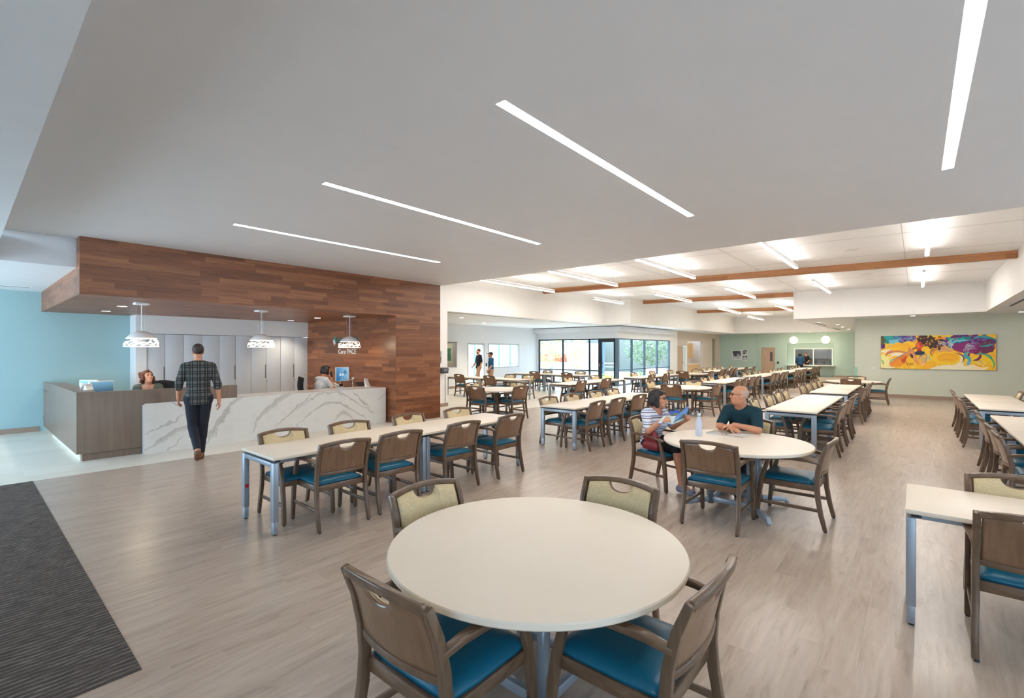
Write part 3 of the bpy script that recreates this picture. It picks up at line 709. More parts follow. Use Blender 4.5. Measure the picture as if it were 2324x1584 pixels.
# ---- the long painting on the sage wall
def art():
    p = Paint(560, 216, lin(252, 196, 20)); p.asp = 3.44
    X = lambda x: (x-150)/2012; Y = lambda y, x=1100: (y-(182-.012*(x-150)))/(572+.022*(x-150))
    def S(pts, w, c, **k): p.stroke([(X(x), Y(y, x)) for x, y in curve(pts)], w/590, c, **k)
    def E(x, y, rx, ry, c, **k): p.blob(X(x), Y(y, x), rx/2012, ry/590, c, **k)
    yel, gold, pale = lin(255, 208, 24), lin(252, 176, 20), lin(250, 228, 176)
    pur, mag, teal, sky = lin(92, 32, 116), lin(140, 30, 112), lin(20, 168, 164), lin(118, 200, 222)
    brown, red, orange, flesh = lin(58, 28, 18), lin(222, 74, 32), lin(240, 140, 30), lin(226, 138, 84)
    navy, white, green = lin(30, 44, 72), lin(240, 238, 232), lin(60, 168, 110)
    n1 = (p.noise(7, 1, 4)-.5)*.16; n2 = (p.noise(7, 2, 4)-.5)*.16; W = (n1, n2); W2 = (n1*.45, n2*.45)
    cream, lav, plum, olive, tan = lin(252, 238, 200), lin(150, 130, 200), lin(110, 24, 84), lin(84, 82, 40), lin(206, 120, 70)
    r = random.Random(3)
    p.put(np.clip(p.noise(6, 5, 4)*4-1.9, 0, 1), gold, .8); p.put(np.clip(p.noise(9, 6, 4)*5-3.0, 0, 1), lin(255, 222, 70), .7)
    # cream ground along the bottom and lower left
    E(1420, 752, 330, 60, cream, warp=W); E(1560, 640, 90, 110, cream, warp=W); E(1760, 735, 260, 45, cream, warp=W, a=.8); E(230, 640, 110, 130, lin(250, 240, 150), warp=W, soft=.4); E(330, 470, 150, 30, cream, warp=W, a=.9)
    S([(170, 735), (300, 745), (420, 735)], 22, cream, warp=W2); S([(160, 480), (230, 440), (360, 425)], 20, cream, warp=W2); S([(300, 560), (390, 520), (560, 505), (600, 520)], 30, cream, warp=W2)
    # upper band: violet, turquoise and olive
    E(300, 230, 190, 75, teal, warp=W); E(175, 250, 50, 120, olive, warp=W); E(240, 275, 55, 45, lin(40, 130, 120), warp=W); E(185, 372, 52, 42, pur, warp=W)
    E(600, 215, 230, 75, pur, warp=W); E(500, 200, 110, 40, lin(66, 60, 150), warp=W, a=.8); E(390, 272, 100, 40, sky, warp=W)
    E(1760, 300, 420, 140, pur, warp=W); E(1950, 380, 230, 100, plum, warp=W); E(1680, 390, 200, 90, mag, warp=W); E(1330, 320, 140, 90, pur, warp=W)
    for q in range(30):
        x, y = 470+r.uniform(0, 330), 190+r.uniform(0, 95); a = r.uniform(-.6, .6); l = r.uniform(30, 80)
        S([(x, y), (x+l*.5, y-14), (x+l, y+18*math.sin(a))], r.uniform(4, 8), (lav, lin(70, 110, 200), mag, lin(196, 120, 150))[q % 4], a=.85, warp=W2)
    for q in range(16):
        x, y = 280+r.uniform(0, 200), 185+r.uniform(0, 60); S([(x, y), (x+40, y+6), (x+70, y+22)], 7, (teal, lin(20, 110, 130), sky)[q % 3], a=.8, warp=W2)
    # yellow suns
    E(560, 365, 270, 85, yel, warp=W); S([(270, 395), (420, 345), (600, 335), (760, 380)], 40, gold, warp=W2, a=.7); E(640, 400, 130, 40, gold, warp=W, a=.6)
    E(1350, 575, 250, 110, yel, warp=W2); E(1380, 560, 190, 75, gold, warp=W2, a=.75); S([(1180, 610), (1260, 520), (1400, 500), (1540, 540)], 10, lin(240, 160, 20), a=.7); S([(1210, 640), (1330, 590), (1480, 600)], 8, lin(246, 150, 20), a=.6)
    E(1950, 615, 190, 105, yel, warp=W2); S([(1780, 640), (1880, 700), (2020, 690), (2080, 610)], 12, gold, a=.8)
    E(1330, 425, 150, 40, lin(240, 170, 80), warp=W2); S([(1170, 470), (1230, 390), (1340, 370), (1440, 420)], 16, lin(240, 176, 60), warp=W2); S([(1200, 440), (1300, 410), (1420, 440)], 9, lin(180, 170, 180), warp=W2, a=.8)
    # violin player
    S([(255, 540), (280, 480), (400, 452), (560, 462), (640, 470)], 24, flesh, warp=W2); S([(262, 530), (290, 490), (410, 462)], 9, lin(190, 92, 60), a=.8)
    S([(370, 680), (470, 610), (600, 540), (720, 470)], 46, orange, taper=False, warp=W2); E(520, 650, 140, 62, lin(244, 150, 30), ang=-.4, warp=W2); E(595, 590, 46, 70, lin(204, 78, 30), ang=.5, warp=W2); E(560, 560, 60, 30, lin(236, 120, 30), ang=-.5)
    S([(330, 630), (500, 545), (690, 450), (800, 395), (990, 350)], 11, lin(168, 150, 140), taper=False); S([(760, 405), (880, 370), (1000, 352)], 12, lin(120, 70, 44), taper=False)
    E(870, 330, 80, 95, lin(226, 84, 36), warp=W2); E(840, 350, 46, 46, lin(240, 110, 50), warp=W2); S([(790, 330), (830, 280), (860, 250)], 16, lin(250, 190, 40), warp=W2); E(900, 290, 40, 60, lin(200, 50, 30), warp=W2, a=.8); E(880, 425, 52, 30, lin(196, 60, 30), warp=W2); S([(800, 380), (840, 372)], 8, brown)
    for q in range(70):
        t_ = r.uniform(0, 1); x = 880+370*t_+r.uniform(-60, 60); y = 205+150*t_*r.uniform(.2, 1)+r.uniform(-25, 60)
        if x < 960 and y > 290: continue
        a = r.uniform(0, 6.3); l = r.uniform(26, 60); S([(x, y), (x+l*math.cos(a), y+l*math.sin(a)*.6), (x+l*math.cos(a+.9), y+l*math.sin(a+.9)*.7)], r.uniform(16, 30), (brown, lin(40, 20, 14), lin(84, 42, 20))[q % 3], warp=W2)
    E(1060, 300, 110, 80, brown, warp=W); E(1120, 350, 110, 40, lin(70, 34, 18), warp=W)
    for q in range(44):
        x, y = r.uniform(800, 1310), r.uniform(180, 380); a = r.uniform(0, 6.3); l = r.uniform(14, 34)
        if x < 960 and y > 230: continue
        S([(x, y), (x+l*math.cos(a), y+l*math.sin(a)), (x+l*math.cos(a+1.2), y+l*math.sin(a+1.2))], r.uniform(4, 8), (orange, lin(200, 110, 40), lin(236, 180, 60), lin(130, 40, 60))[q % 4], a=.8)
    S([(1180, 250), (1260, 225), (1360, 250)], 16, orange, warp=W2)
    S([(700, 410), (740, 460), (790, 560), (850, 680)], 44, flesh, warp=W2); S([(715, 430), (770, 540), (830, 660)], 12, lin(246, 176, 120), a=.8); E(710, 425, 46, 30, flesh, ang=.6, warp=W2)
    E(880, 480, 90, 38, navy, warp=W2); S([(800, 470), (880, 500), (960, 470)], 20, navy, warp=W2); S([(720, 500), (750, 560)], 26, lin(70, 60, 50)); S([(850, 600), (910, 520), (1010, 500)], 9, lin(90, 110, 150)); S([(1000, 490), (1000, 590), (965, 660)], 12, lin(140, 160, 196)); S([(870, 560), (930, 560), (960, 620)], 18, lin(200, 190, 120), a=.8)
    for q in range(7): S([(640+18*q, 640+6*(q % 3)), (660+18*q, 700)], 6, (lin(84, 62, 30), gold)[q % 2])
    S([(970, 370), (1010, 450), (1050, 540), (1100, 620)], 26, yel, warp=W2); S([(1040, 500), (1056, 570), (1090, 612)], 11, lin(150, 200, 200)); S([(1110, 540), (1080, 460), (1160, 395)], 10, mag); S([(1100, 510), (1140, 440), (1225, 390)], 8, lin(210, 90, 60)); S([(1075, 480), (1095, 430), (1150, 400)], 6, plum)
    # turquoise and white calligraphy on the violet
    S([(1340, 195), (1430, 260), (1420, 330), (1440, 400)], 26, teal, warp=W2); S([(1360, 200), (1480, 250), (1620, 230), (1760, 195)], 24, teal, warp=W2); S([(1440, 395), (1470, 310), (1580, 270), (1735, 255)], 22, sky, warp=W2); S([(1470, 330), (1560, 300), (1700, 285)], 9, lin(20, 110, 130), warp=W2)
    S([(1620, 190), (1690, 230), (1770, 220)], 18, lin(14, 130, 130), warp=W2); S([(1800, 240), (1900, 195), (2040, 205), (2150, 240)], 18, teal, warp=W2); S([(1960, 260), (2060, 225), (2155, 270)], 16, lin(14, 140, 140), warp=W2); S([(1890, 355), (2000, 365), (2150, 320)], 11, teal, warp=W2); S([(1880, 410), (2000, 430), (2150, 390)], 8, lin(110, 60, 50), warp=W2); S([(1900, 330), (2000, 320), (2120, 290)], 10, lin(90, 74, 50), warp=W2)
    S([(1480, 200), (1520, 230), (1500, 260)], 10, lin(196, 60, 60)); S([(1480, 430), (1560, 460), (1600, 470)], 10, lin(230, 120, 40)); S([(1490, 480), (1580, 500), (1640, 545), (1640, 600), (1605, 655)], 11, plum)
    S([(1740, 470), (1680, 480), (1670, 530), (1720, 560), (1745, 620), (1715, 685)], 30, lin(50, 176, 190)); S([(1735, 610), (1712, 685)], 26, lin(96, 180, 226)); E(1725, 510, 20, 22, mag); S([(1790, 605), (1870, 590), (1915, 530), (1905, 455)], 20, plum); S([(1810, 590), (1870, 560), (1890, 500)], 5, lin(230, 120, 140)); S([(1840, 500), (1940, 495), (2010, 510)], 12, teal)
    S([(1870, 500), (1990, 505), (2090, 580), (2135, 680), (2095, 760)], 15, green); S([(1980, 480), (2080, 530), (2115, 650)], 8, teal); S([(2060, 560), (2110, 640), (2110, 720)], 6, lin(200, 220, 90))
    for q in range(110):
        x, y = ((1310+r.uniform(-100, 150), 300+r.uniform(-45, 80)), (1930+r.uniform(-160, 210), 275+r.uniform(-70, 80)), (560+r.uniform(-130, 200), 225+r.uniform(-35, 55)), (1740+r.uniform(-60, 60), 395+r.uniform(-70, 50)))[q % 4]
        a = r.uniform(0, 6.3); l = r.uniform(18, 52); S([(x, y), (x+l*math.cos(a), y+l*.7*math.sin(a)), (x+l*math.cos(a+1.1), y+l*.7*math.sin(a+1.1)), (x+l*.6*math.cos(a+2), y+l*.5*math.sin(a+2))], r.uniform(2.4, 4.5), (white, lav, sky, lin(190, 210, 220))[q % 4], a=.8)
    for q in range(22):
        x, y = (920+r.uniform(-40, 50), 645+r.uniform(-50, 50)) if q % 2 else (1910+r.uniform(-50, 60), 660+r.uniform(-30, 30)); a = r.uniform(0, 6.3); l = r.uniform(20, 50)
        S([(x, y), (x+l*math.cos(a), y+l*math.sin(a)), (x+l*math.cos(a+.9), y+l*math.sin(a+.9))], 3.6, (white, lav, lin(200, 190, 140))[q % 3], a=.85)
    S([(250, 560), (265, 660), (340, 705)], 12, cream); S([(165, 590), (195, 640), (210, 690)], 18, green, a=.7, warp=W2); S([(320, 650), (360, 610), (390, 600)], 18, lin(150, 200, 200), a=.7); S([(290, 390), (320, 350), (350, 335)], 12, lin(160, 200, 190), a=.8)
    return p
t = thing('painting', 'wide colourful abstract painting hung on the sage green wall', 'painting', (22.84, -.51, 1.70))
B(.0, -1.54, -.612, .06, 1.54, .612).build('canvas', plain('canvas_edge', lin(150, 150, 140), .7), t)
painted('painted_face', art(), (-.002, 1.54, .612), (0, -3.08, 0), (0, 0, -1.224), M['paint'], t)
# ================================================================ RECEPTION DESK
def marble():
    p = Paint(700, 128, lin(234, 231, 225)); p.asp = 4.77/.857
    F_, CX_, HY_, H_ = 1075., 1162., 797., 1.74; A_ = math.atan(918/F_); ca, sa = math.cos(A_), math.sin(A_)
    def uv(u, v):                                   # vein end points surveyed on the desk front (plane Y = 9.86)
        k = (u-CX_)/F_; d = 9.86/(sa-k*ca)
        return ((d*ca+k*d*sa-2.04)/4.77, (.857-(H_-(v-HY_)/F_*d))/.857)
    n1 = (p.noise(10, 11, 4)-.5)*.10; n2 = (p.noise(10, 12, 4)-.5)*.10; W = (n1, n2)
    g, g2 = lin(188, 184, 176), lin(170, 166, 158)
    def c2(pts): return [uv(500+x/3.772, 640+y/3.772) for x, y in curve(pts, 5)]
    def c1(pts): return [uv(x/2.64, 480+y/2.64) for x, y in curve(pts, 5)]
    for pts, w, c in ((c2([(280, 1290), (330, 1180), (400, 1100), (500, 1020), (570, 975), (640, 945)]), .07, g), (c2([(480, 1240), (560, 1160), (640, 1090), (740, 1010), (800, 955)]), .022, g2),
                      (c2([(650, 1235), (700, 1190), (800, 1110), (880, 1050), (960, 1030), (1040, 1040), (1120, 1090), (1200, 1140), (1260, 1180), (1310, 1215)]), .035, g), (c2([(520, 1200), (700, 1060), (830, 980), (920, 950), (1010, 945), (1100, 990), (1180, 1040), (1250, 1080), (1300, 1120)]), .022, g2),
                      (c2([(980, 1190), (1040, 1120), (1090, 1130), (1150, 1180)]), .06, g), (c2([(1130, 930), (1200, 1000), (1260, 1060), (1310, 1130)]), .03, g2), (c2([(1340, 1010), (1400, 970), (1425, 950)]), .014, g2),
                      (c2([(-40, 1330), (0, 1210), (60, 1120), (110, 1040), (160, 1000), (220, 985)]), .05, g), (c1([(860, 1340), (950, 1300), (1050, 1250), (1110, 1210)]), .022, g2), (c1([(870, 1430), (950, 1390), (1050, 1320), (1110, 1290), (1180, 1230)]), .055, g),
                      (c1([(1000, 1430), (1060, 1390), (1110, 1340)]), .012, g2), (c1([(1240, 1400), (1290, 1300), (1340, 1220), (1373, 1180)]), .07, g), (c1([(1020, 1140), (1060, 1160), (1110, 1180)]), .010, g2)):
        p.stroke(pts, w*.85, c, .55, .6, W)
        p.stroke(pts, w*.25, g2, .35, .8, (W[0]*1.3+w*.3, W[1]*1.3+w*.3))
    p.put((p.noise(6, 4)-.45)*1.2, lin(216, 211, 204), .5)
    return p
M['marble_v'] = vcol('veined_quartz', .25)
M['quartz'] = plain('pale_quartz', lin(226, 222, 216), .25)
t = thing('reception_desk', 'reception desk with brown laminate end and white veined marble front', 'desk', (4.0, 10.6, 0))
def D(*a):          # desk boxes given in room coordinates
    x0, y0, z0, x1, y1, z1 = a; return MB().box(x0-4, y0-10.6, z0, x1-4, y1-10.6, z1)
D(1.21, 10.0, .118, 3.52, 10.09, 1.084).build('laminate_front', M['laminate'], t, bevel=.002)
sp = D(1.21, 10.095, .118, 1.30, 13.45, 1.084).build('side_panel', M['laminate'], t, bevel=.002)
D(1.21, 10.0, 1.0842, 1.45, 13.45, 1.09).build('counter_cap', M['laminate'], t)
g = D(1.215, 13.46, .12, 1.27, 14.42, 1.075).build('gate', M['laminate'], t, bevel=.002); g['label'] = 'hinged gate leaf at the end of the desk'
for z in (.22, .95):
    MB().box(1.203-4, 14.2-10.6, z, 1.2145-4, 14.42-10.6, z+.1).build('hinge', M['chrome'], g)
MB().tube((1.19-4, 13.6-10.6, .90), (1.19-4, 14.35-10.6, .90), .008, 8).tube((1.19-4, 13.6-10.6, .90), (1.215-4, 13.6-10.6, .90), .012, 8).build('latch', M['chrome'], g)
D(1.28, 10.03, 0, 3.5, 10.08, .118).build('toe_kick', M['laminate'], t)
D(1.26, 10.08, 0, 1.30, 13.4, .118).build('toe_kick', M['vinyl'], t)
D(2.04, 9.865, 0, 6.80, 9.995, .83).build('quartz_front', M['quartz'], t)
painted('veined_face', marble(), (2.04-4, 9.8635-10.6, .857), (4.76, 0, 0), (0, 0, -.855), M['marble_v'], t)
D(3.525, 9.864, .8305, 6.80, 10.6, .857).build('quartz_counter', M['quartz'], t)
D(1.40, 10.1, .70, 6.80, 10.75, .74).build('work_surface', M['top'], t)
D(1.31, 10.75, .70, 1.95, 13.0, .74).build('work_surface', M['top'], t)
D(6.25, 10.76, .70, 6.85, 12.2, .74).build('work_surface', M['top'], t)
for x in (1.9, 4.0, 6.0): D(x, 10.1, 0, x+.05, 10.7, .70).build('support_panel', M['laminate'], t)
# tall white storage wall behind
xe = [2.935, 3.30, 3.685, 4.09, 4.49, 4.88, 5.275, 5.67, 6.07, 6.465, 6.865]
for k in range(5):
    a, b, c = xe[2*k], xe[2*k+1], xe[2*k+2]
    t = thing('tall_cabinet', '%s tall white storage cabinet counting from the aqua wall' % ORD[k], 'cabinet', (a, 13.98, 0), 0, 'tall white cabinets behind the desk')
    B(.002, .02, 0, c-a-.002, .30, 2.15).build('body', M['cabinet'], t)
    for q, (u, v) in enumerate(((0, b-a), (b-a, c-a))):
        d = B(u+.004, 0, .05, v-.004, .019, 2.145).build('door', M['cabinet'], t, bevel=.001)
        if q == 0 and k != 2 or k == 2 and q == 0:
            B(v-.03, -.006, .98, v-.008, .0, 1.36).build('pull', M['grey'], d)
            if k > 2: MB().tube((v+.02, -.004, .90), (v+.02, 0, .90), .012, 10).build('lock', M['chrome'], d)
# monitors, phone, keyboard and small things on the desk
def monitor(label, loc, rz, w, h, paint=None, tall=0.0):
    t = thing('monitor', label, 'monitor', loc, rz)
    B(-w/2, 0, .14+tall, w/2, .045, .14+tall+h).build('casing', M['plastic'], t, bevel=.006)
    if paint is None: B(-w/2+.02, -.002, .155+tall, w/2-.02, -.0003, .125+tall+h).build('screen', M['scr'], t)
    else: painted('screen', paint, (-w/2+.012, -.002, .128+tall+h), (w-.024, 0, 0), (0, 0, -h+.024), M['paintscr'], t)  # on the desk-corner monitors this is a glossy back, reflection painted in
    B(-.03, .046, .02, .03, .08, .3+tall).build('stand', M['chrome'], t); B(-.12, -.06, 0, .12, .14, .02).build('foot', M['chrome'], t, bevel=.004)
    return t
M['paintscr'] = vcol('screen_and_sheen_light', .3, .3)
def back_sheen():  # blue reflection on a glossy monitor back, painted as a gradient
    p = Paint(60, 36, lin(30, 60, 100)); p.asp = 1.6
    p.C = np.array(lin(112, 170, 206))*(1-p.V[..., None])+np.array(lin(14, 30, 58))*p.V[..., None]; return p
def scr2():
    p = Paint(70, 80, lin(20, 130, 190)); p.asp = .9
    k = np.clip(p.U*.9-p.V*.3+.2, 0, 1)[..., None]; p.C = np.array(lin(0, 108, 176))*(1-k)+np.array(lin(150, 205, 235))*k
    p.stroke([(.66, .3), (.6, .36), (.66, .42), (.76, .42)], .03, lin(20, 90, 160)); p.stroke([(.76, .2), (.68, .24), (.74, .32), (.8, .4), (.72, .46)], .035, lin(10, 70, 150)); p.stroke([(.56, .42), (.6, .46), (.64, .52)], .02, lin(60, 60, 120))
    for x in (.32, .52): p.put(((np.abs(p.U-x) < .07)*(np.abs(p.V-.54) < .09)).astype(float), lin(220, 236, 244))
    p.stroke([(.38, .92), (.52, .92)], .012, lin(230, 236, 240), taper=False)
    return p
monitor('wide monitor with blue sheen painted on its glossy back behind the brown desk end', (1.735, 11.42, .74), .5, .42, .27, back_sheen(), .04)
monitor('second monitor at the desk corner, turned beside a white cup', (1.56, 11.62, .74), -.95, .34, .27, back_sheen(), .06)
monitor('bright blue upright monitor beside the woman on the phone', (6.62, 11.55, .74), -.1, .36, .37, scr2(), .07)
t = thing('cup', 'small white cup on the corner of the brown desk end', 'cup', (1.395, 10.93, 1.09)); t.location = (1.40, 10.95, 1.09)
m = MB().lathe([(.028, 0), (.040, .10), (.036, .10), (.026, .008)], 20, cap=True); m.build('body', M['plastic'], t, smooth=True)
t = thing('card_holder', 'tilted white card holder beside the cup on the desk end', 'holder', (1.44, 10.62, 1.09), .4)
MB().prism([(-.04, 0), (.06, 0), (.02, .07), (-.0, .07)], 0, -.05, .05).build('wedge', M['plastic'], t); B(-.045, -.012, .03, .045, -.008, .10).build('card', M['whiteT'], t)
t = thing('desk_phone', 'white desk phone left of the upright monitor by the seated woman', 'phone', (6.34, 11.25, .74), .3); t['label'] = 'desk phone with dark display between the seated woman and upright monitor'
MB().prism([(-.10, 0), (.12, 0), (.12, .14), (.05, .16), (-.10, .05)], 0, -.10, .10).build('body', M['plastic'], t, bevel=.008)
B(-.02, -.06, .105, .08, -.02, .16).build('display', M['dark'], t); MB().tube((-.07, -.07, .11), (-.07, .08, .19), .022, 10).build('handset', M['plastic'], t, smooth=True)
t = thing('keyboard', 'dark keyboard lying before the upright monitor', 'keyboard', (6.35, 11.0, .74), .1)
B(-.2, -.06, 0, .2, .06, .018).build('body', M['dark'], t, bevel=.003)
t = thing('monitor_mount', 'chrome monitor arm post on a round foot near the marble end', 'monitor arm', (6.58, 10.98, .74))
MB().lathe([(.08, 0), (.08, .012), (.02, .02)], 24).build('foot', M['chrome'], t); MB().tube((0, 0, .02), (0, 0, .30), .018, 14).build('post', M['chrome'], t, smooth=True)
MB().tube((0, 0, .27), (-.02, .40, .27), .012, 10).build('arm', M['chrome'], t); MB().tube((0, 0, .29), (0, 0, .33), .028, 14).build('cap', M['plastic'], t)
t = thing('document_tray', 'black slanted document tray beside the chrome post', 'tray', (6.70, 10.86, .74), -.3); t.location = (6.68, 10.72, .74)
MB().prism([(-.13, .10), (.13, .19), (.13, .21), (-.13, .12)], 0, -.13, .13).build('tray', M['dark'], t); B(-.10, -.05, 0, -.06, .05, .12).box(.06, -.05, 0, .10, .05, .12).build('leg', M['dark'], t)
t = thing('card_reader', 'white angled payment terminal at the marble counter end', 'terminal', (6.80, 10.42, .857), .2); t.location = (6.66, 10.42, .857)
MB().prism([(-.05, 0), (.05, 0), (.07, .14), (.05, .15), (.0, .05)], 0, -.06, .06).build('body', M['plastic'], t, bevel=.004); MB().prism([(.046, .151), (.072, .142), (.085, .20), (.06, .205)], 0, -.05, .05).build('screen_lid', M['plastic'], t)
# office chairs
def office_chair(label, loc, rz):
    t = thing('office_chair', label, 'chair', loc, rz, 'black office chairs behind the desk')
    MB().lathe([(.03, .08), (.03, .42)], 14).build('gas_column', M['grey'], t)
    b = MB()
    for k in range(5): a = 2*PI*k/5; b.sweep([(0, 0, .09), (.3*math.cos(a), .3*math.sin(a), .06)], .04, .03, (-math.sin(a), math.cos(a), 0))
    b.build('base', M['dark'], t)
    for k in range(5): a = 2*PI*k/5; MB().ball((.3*math.cos(a), .3*math.sin(a), .03), .03, 10, 6).build('caster', M['dark'], t, smooth=True)
    B(-.24, -.22, .42, .24, .25, .49).build('seat', M['blackT'], t, bevel=.03, seg=3)
    vs = []; fs = []; n = 8
    for lay in (0, 1):
        for i in range(n+1):
            for j in range(n+1):
                u = -1+2*i/n; v = j/n; x = .245*u*(1-.10*v*v); z = .58+.56*v-.035*u*u*(v > .5)*v; y = -.26-.05*math.sin(v*3)-.05*v+.06*u*u*1.0-(.02 if lay == 0 else 0)
                vs.append((x, y, z))
    c = n+1; N = c*c
    for i in range(n):
        for j in range(n): a = i*c+j; fs += [(a, a+1, a+c+1, a+c), (N+a, N+a+c, N+a+c+1, N+a+1)]
        for a, b_ in ((i*c, (i+1)*c), ((i+1)*c+n, i*c+n), (i+1, i), (n*c+i, n*c+i+1)): fs.append((a, b_, N+b_, N+a))
    MB().add(vs, fs).build('backrest', M['blackT'], t, smooth=True)
    for s in (-1, 1): MB().pipe([(.25*s, .05, .47), (.29*s, .04, .66), (.29*s, -.1, .67), (.29*s, .16, .67)], .016, 8).build('arm', M['grey'], t)
    MB().sweep([(0, -.05, .43), (0, -.30, .45), (0, -.33, .62)], .06, .02).build('back_support', M['dark'], t)
    return t
office_chair('black mesh office chair behind the auburn-haired receptionist', (2.66, 11.62, 0), math.radians(160))
office_chair('black office chair seen from behind under the woman on the phone', (5.60, 11.10, 0), math.radians(-104))
# ================================================================ LIGHT FITTINGS
for k, y in enumerate(SL):
    t = thing('recessed_light', '%s long slot light in the near grey ceiling, counting from the walnut wall' % ORD[k], 'light', (2.45, y, 3.47), 0, 'slot lights in the near ceiling')
    B(.0, -.042, .012, 3.66, .042, .020).build('diffuser', M['led'], t); MB().box(0, -.045, .0, 3.66, -.042, .06).box(0, .042, .0, 3.66, .045, .06).build('trim', M['lampshade'], t)
nm = {9.95: 'near row', 16.5: 'second row', 24.2: 'third row', 30.9: 'far row'}
for x0, lst in ((9.95, (9.68, 7.24, 4.80, 2.28, -.17)), (16.5, (9.76, 7.24, 4.78, 2.34, -.15)), (24.2, (7.35, 4.86)), (30.9, (7.7, 4.95))):
    for k, y in enumerate(lst):
        L = 2.4 if (x0 == 16.5 and k == 0) else 3.66
        t = thing('pendant_light', 'hung linear light, %s, %s counting from the side-room opening' % (nm[x0], ORD[k]), 'light', (x0, y, 3.8), 0, 'hung linear lights in the hall')
        B(0, -.035, .012, L, .035, .085).build('housing', M['lampshade'], t); B(.002, -.03, .0855, L-.002, .03, .088).build('uplight_lens', M['up'], t); B(.002, -.034, .0, L-.002, .034, .0115).build('diffuser', M['led2'], t)
        for x in (.25, L-.25): MB().tube((x, 0, .085), (x, 0, hz(y)-3.801), .003, 6).build('cable', M['chrome'], t)
def dome(label, loc):
    t = thing('dome_pendant', label, 'lamp', loc, 0, 'white dome lamps over the desk')
    B(-.105, -.105, -.035, .105, .105, -.001).build('ceiling_plate', M['lampshade'], t, bevel=.004)
    MB().tube((0, 0, -.035), (0, 0, -.50), .006, 8).build('cord', M['lampshade'], t)
    w = MB()
    for a in (0.5, 2.6, 4.7): w.tube((.07*math.cos(a), .07*math.sin(a), -.035), (.05*math.cos(a), .05*math.sin(a), -.503), .0016, 5)
    w.build('wire', M['chrome'], t)
    R, H = .255, .275; z0 = -.775
    prof = [(R*math.cos(a), z0+H*math.sin(a)) for a in [math.asin(.52)+(PI/2-math.asin(.52))*i/12 for i in range(12)]]+[(.004, z0+H)]
    prof2 = [(r*.985, z-.004) for r, z in prof[::-1]]
    MB().lathe(prof+prof2, 48, cap=False).build('shade', M['lampshade'], t, smooth=True)
    r = random.Random(5); lat = MB(); zt = .52*H
    def P(a, s): rr = R*math.sqrt(max(0, 1-min(1, s*.52)**2)); return Vector((rr*math.cos(a), rr*math.sin(a), z0+zt*s))
    for q in range(36):
        a = 2*PI*q/36+r.uniform(-.06, .06); s0 = r.uniform(0, .5); s1 = min(1, s0+r.uniform(.25, .6)); da = r.choice((-1, 1))*r.uniform(.3, .75)
        pts = [P(a+da*i/6, s0+(s1-s0)*i/6) for i in range(7)]
        lat.sweep(pts, .010, .004, (0, 0, 1))
    for s in (0.0, 1.0):
        pts = [P(2*PI*i/48, s) for i in range(49)]; lat.sweep(pts, .013, .005, (0, 0, 1))
    l = lat.build('lattice', M['glow'], t); l['label'] = 'glowing cut-out lattice band'
    MB().lathe([(.02, z0+.06), (.10, z0+.062), (.10, z0+.07), (.02, z0+.075)], 24).build('bulb', M['bulb'], t)
dome('white dome lamp over the auburn-haired receptionist', (2.13, 10.5, 2.6))
dome('white dome lamp before the tall white cabinets', (4.16, 10.5, 2.6))
dome('white dome lamp in front of the teal wall lettering', (6.20, 10.5, 2.6))
for y, w in ((6.35, 'farther from'), (4.52, 'closer to')):
    t = thing('globe_pendant', 'glowing woven globe lamp at the serving window, %s the painting wall' % w, 'lamp', (36.9, y, 3.01), 0, 'globe lamps at the serving window')
    MB().lathe([(.07, -.03), (.07, -.001)], 20).build('ceiling_plate', M['lampshade'], t); MB().tube((0, 0, -.03), (0, 0, -.29), .006, 6).build('cord', M['lampshade'], t)
    r = random.Random(8); g = MB()
    for q in range(26):
        n = Vector((r.gauss(0, 1), r.gauss(0, 1), r.gauss(0, 1))).normalized(); a = n.orthogonal().normalized(); b = n.cross(a)
        g.sweep([Vector((0, 0, -.52))+(a*math.cos(2*PI*i/24)+b*math.sin(2*PI*i/24))*.245 for i in range(25)], .03, .004, tuple(n))
    g.build('woven_shade', M['glow'], t); MB().ball((0, 0, -.52), .13, 16, 10).build('bulb', M['bulb'], t, smooth=True)
def downlight(label, x, y, z, r=.075):
    t = thing('downlight', label, 'light', (x, y, z), 0, 'round ceiling downlights')
    MB().lathe([(r, -.004), (r*1.15, -.003), (r*1.15, -.0005), (r, -.0005)], 24, cap=False).build('trim', M['lampshade'], t); MB().lathe([(.001, -.002), (r, -.002), (r, -.001), (.001, -.001)], 24).build('lens', M['down'], t)
for l, x, y, z in (('downlight in the walnut canopy over the desk corner', 2.05, 11.56, 2.6), ('downlight in the walnut canopy close to the aqua wall', 2.07, 13.2, 2.6), ('downlight in the walnut canopy close to the white cabinets', 6.1, 13.4, 2.6), ('downlight in the walnut canopy near the lettering', 6.05, 11.78, 2.6),
                   ('downlight in the lowered ceiling just past the white soffit corner', 24.8, 3.3, 3.01), ('second downlight along the passage beside the painting wall', 27.2, 2.85, 3.01), ('third downlight along the passage beside the painting wall', 30.2, 2.95, 3.01), ('fourth downlight along the passage, just before the wall corner', 33.7, 3.0, 3.01),
                   ('downlight above the colourful painting', 22.25, .1, 3.01), ('downlight at the picture edge beyond the painting', 22.3, -2.58, 3.01), ('downlight in the side room ceiling near the opening', 12.4, 13.1, 3.01), ('downlight deeper in the side room ceiling', 15.4, 14.8, 3.01), ('downlight between the globe lamps', 36.95, 5.45, 3.01)):
    downlight(l, x, y, z)
def vent(label, x0, y0, x1, y1, z):
    tag(B(x0, y0, z-.004, x1, y1, z-.0005).build('slot_vent', M['dark'], None), label, 'vent', 'dark linear air slots')
vent('long dark air slot inside the side room opening', 10.3, 11.62, 14.9, 11.68, 3.01); vent('short air slot toward the courtyard end of the side room ceiling', 16.3, 11.78, 19.6, 11.84, 3.01)
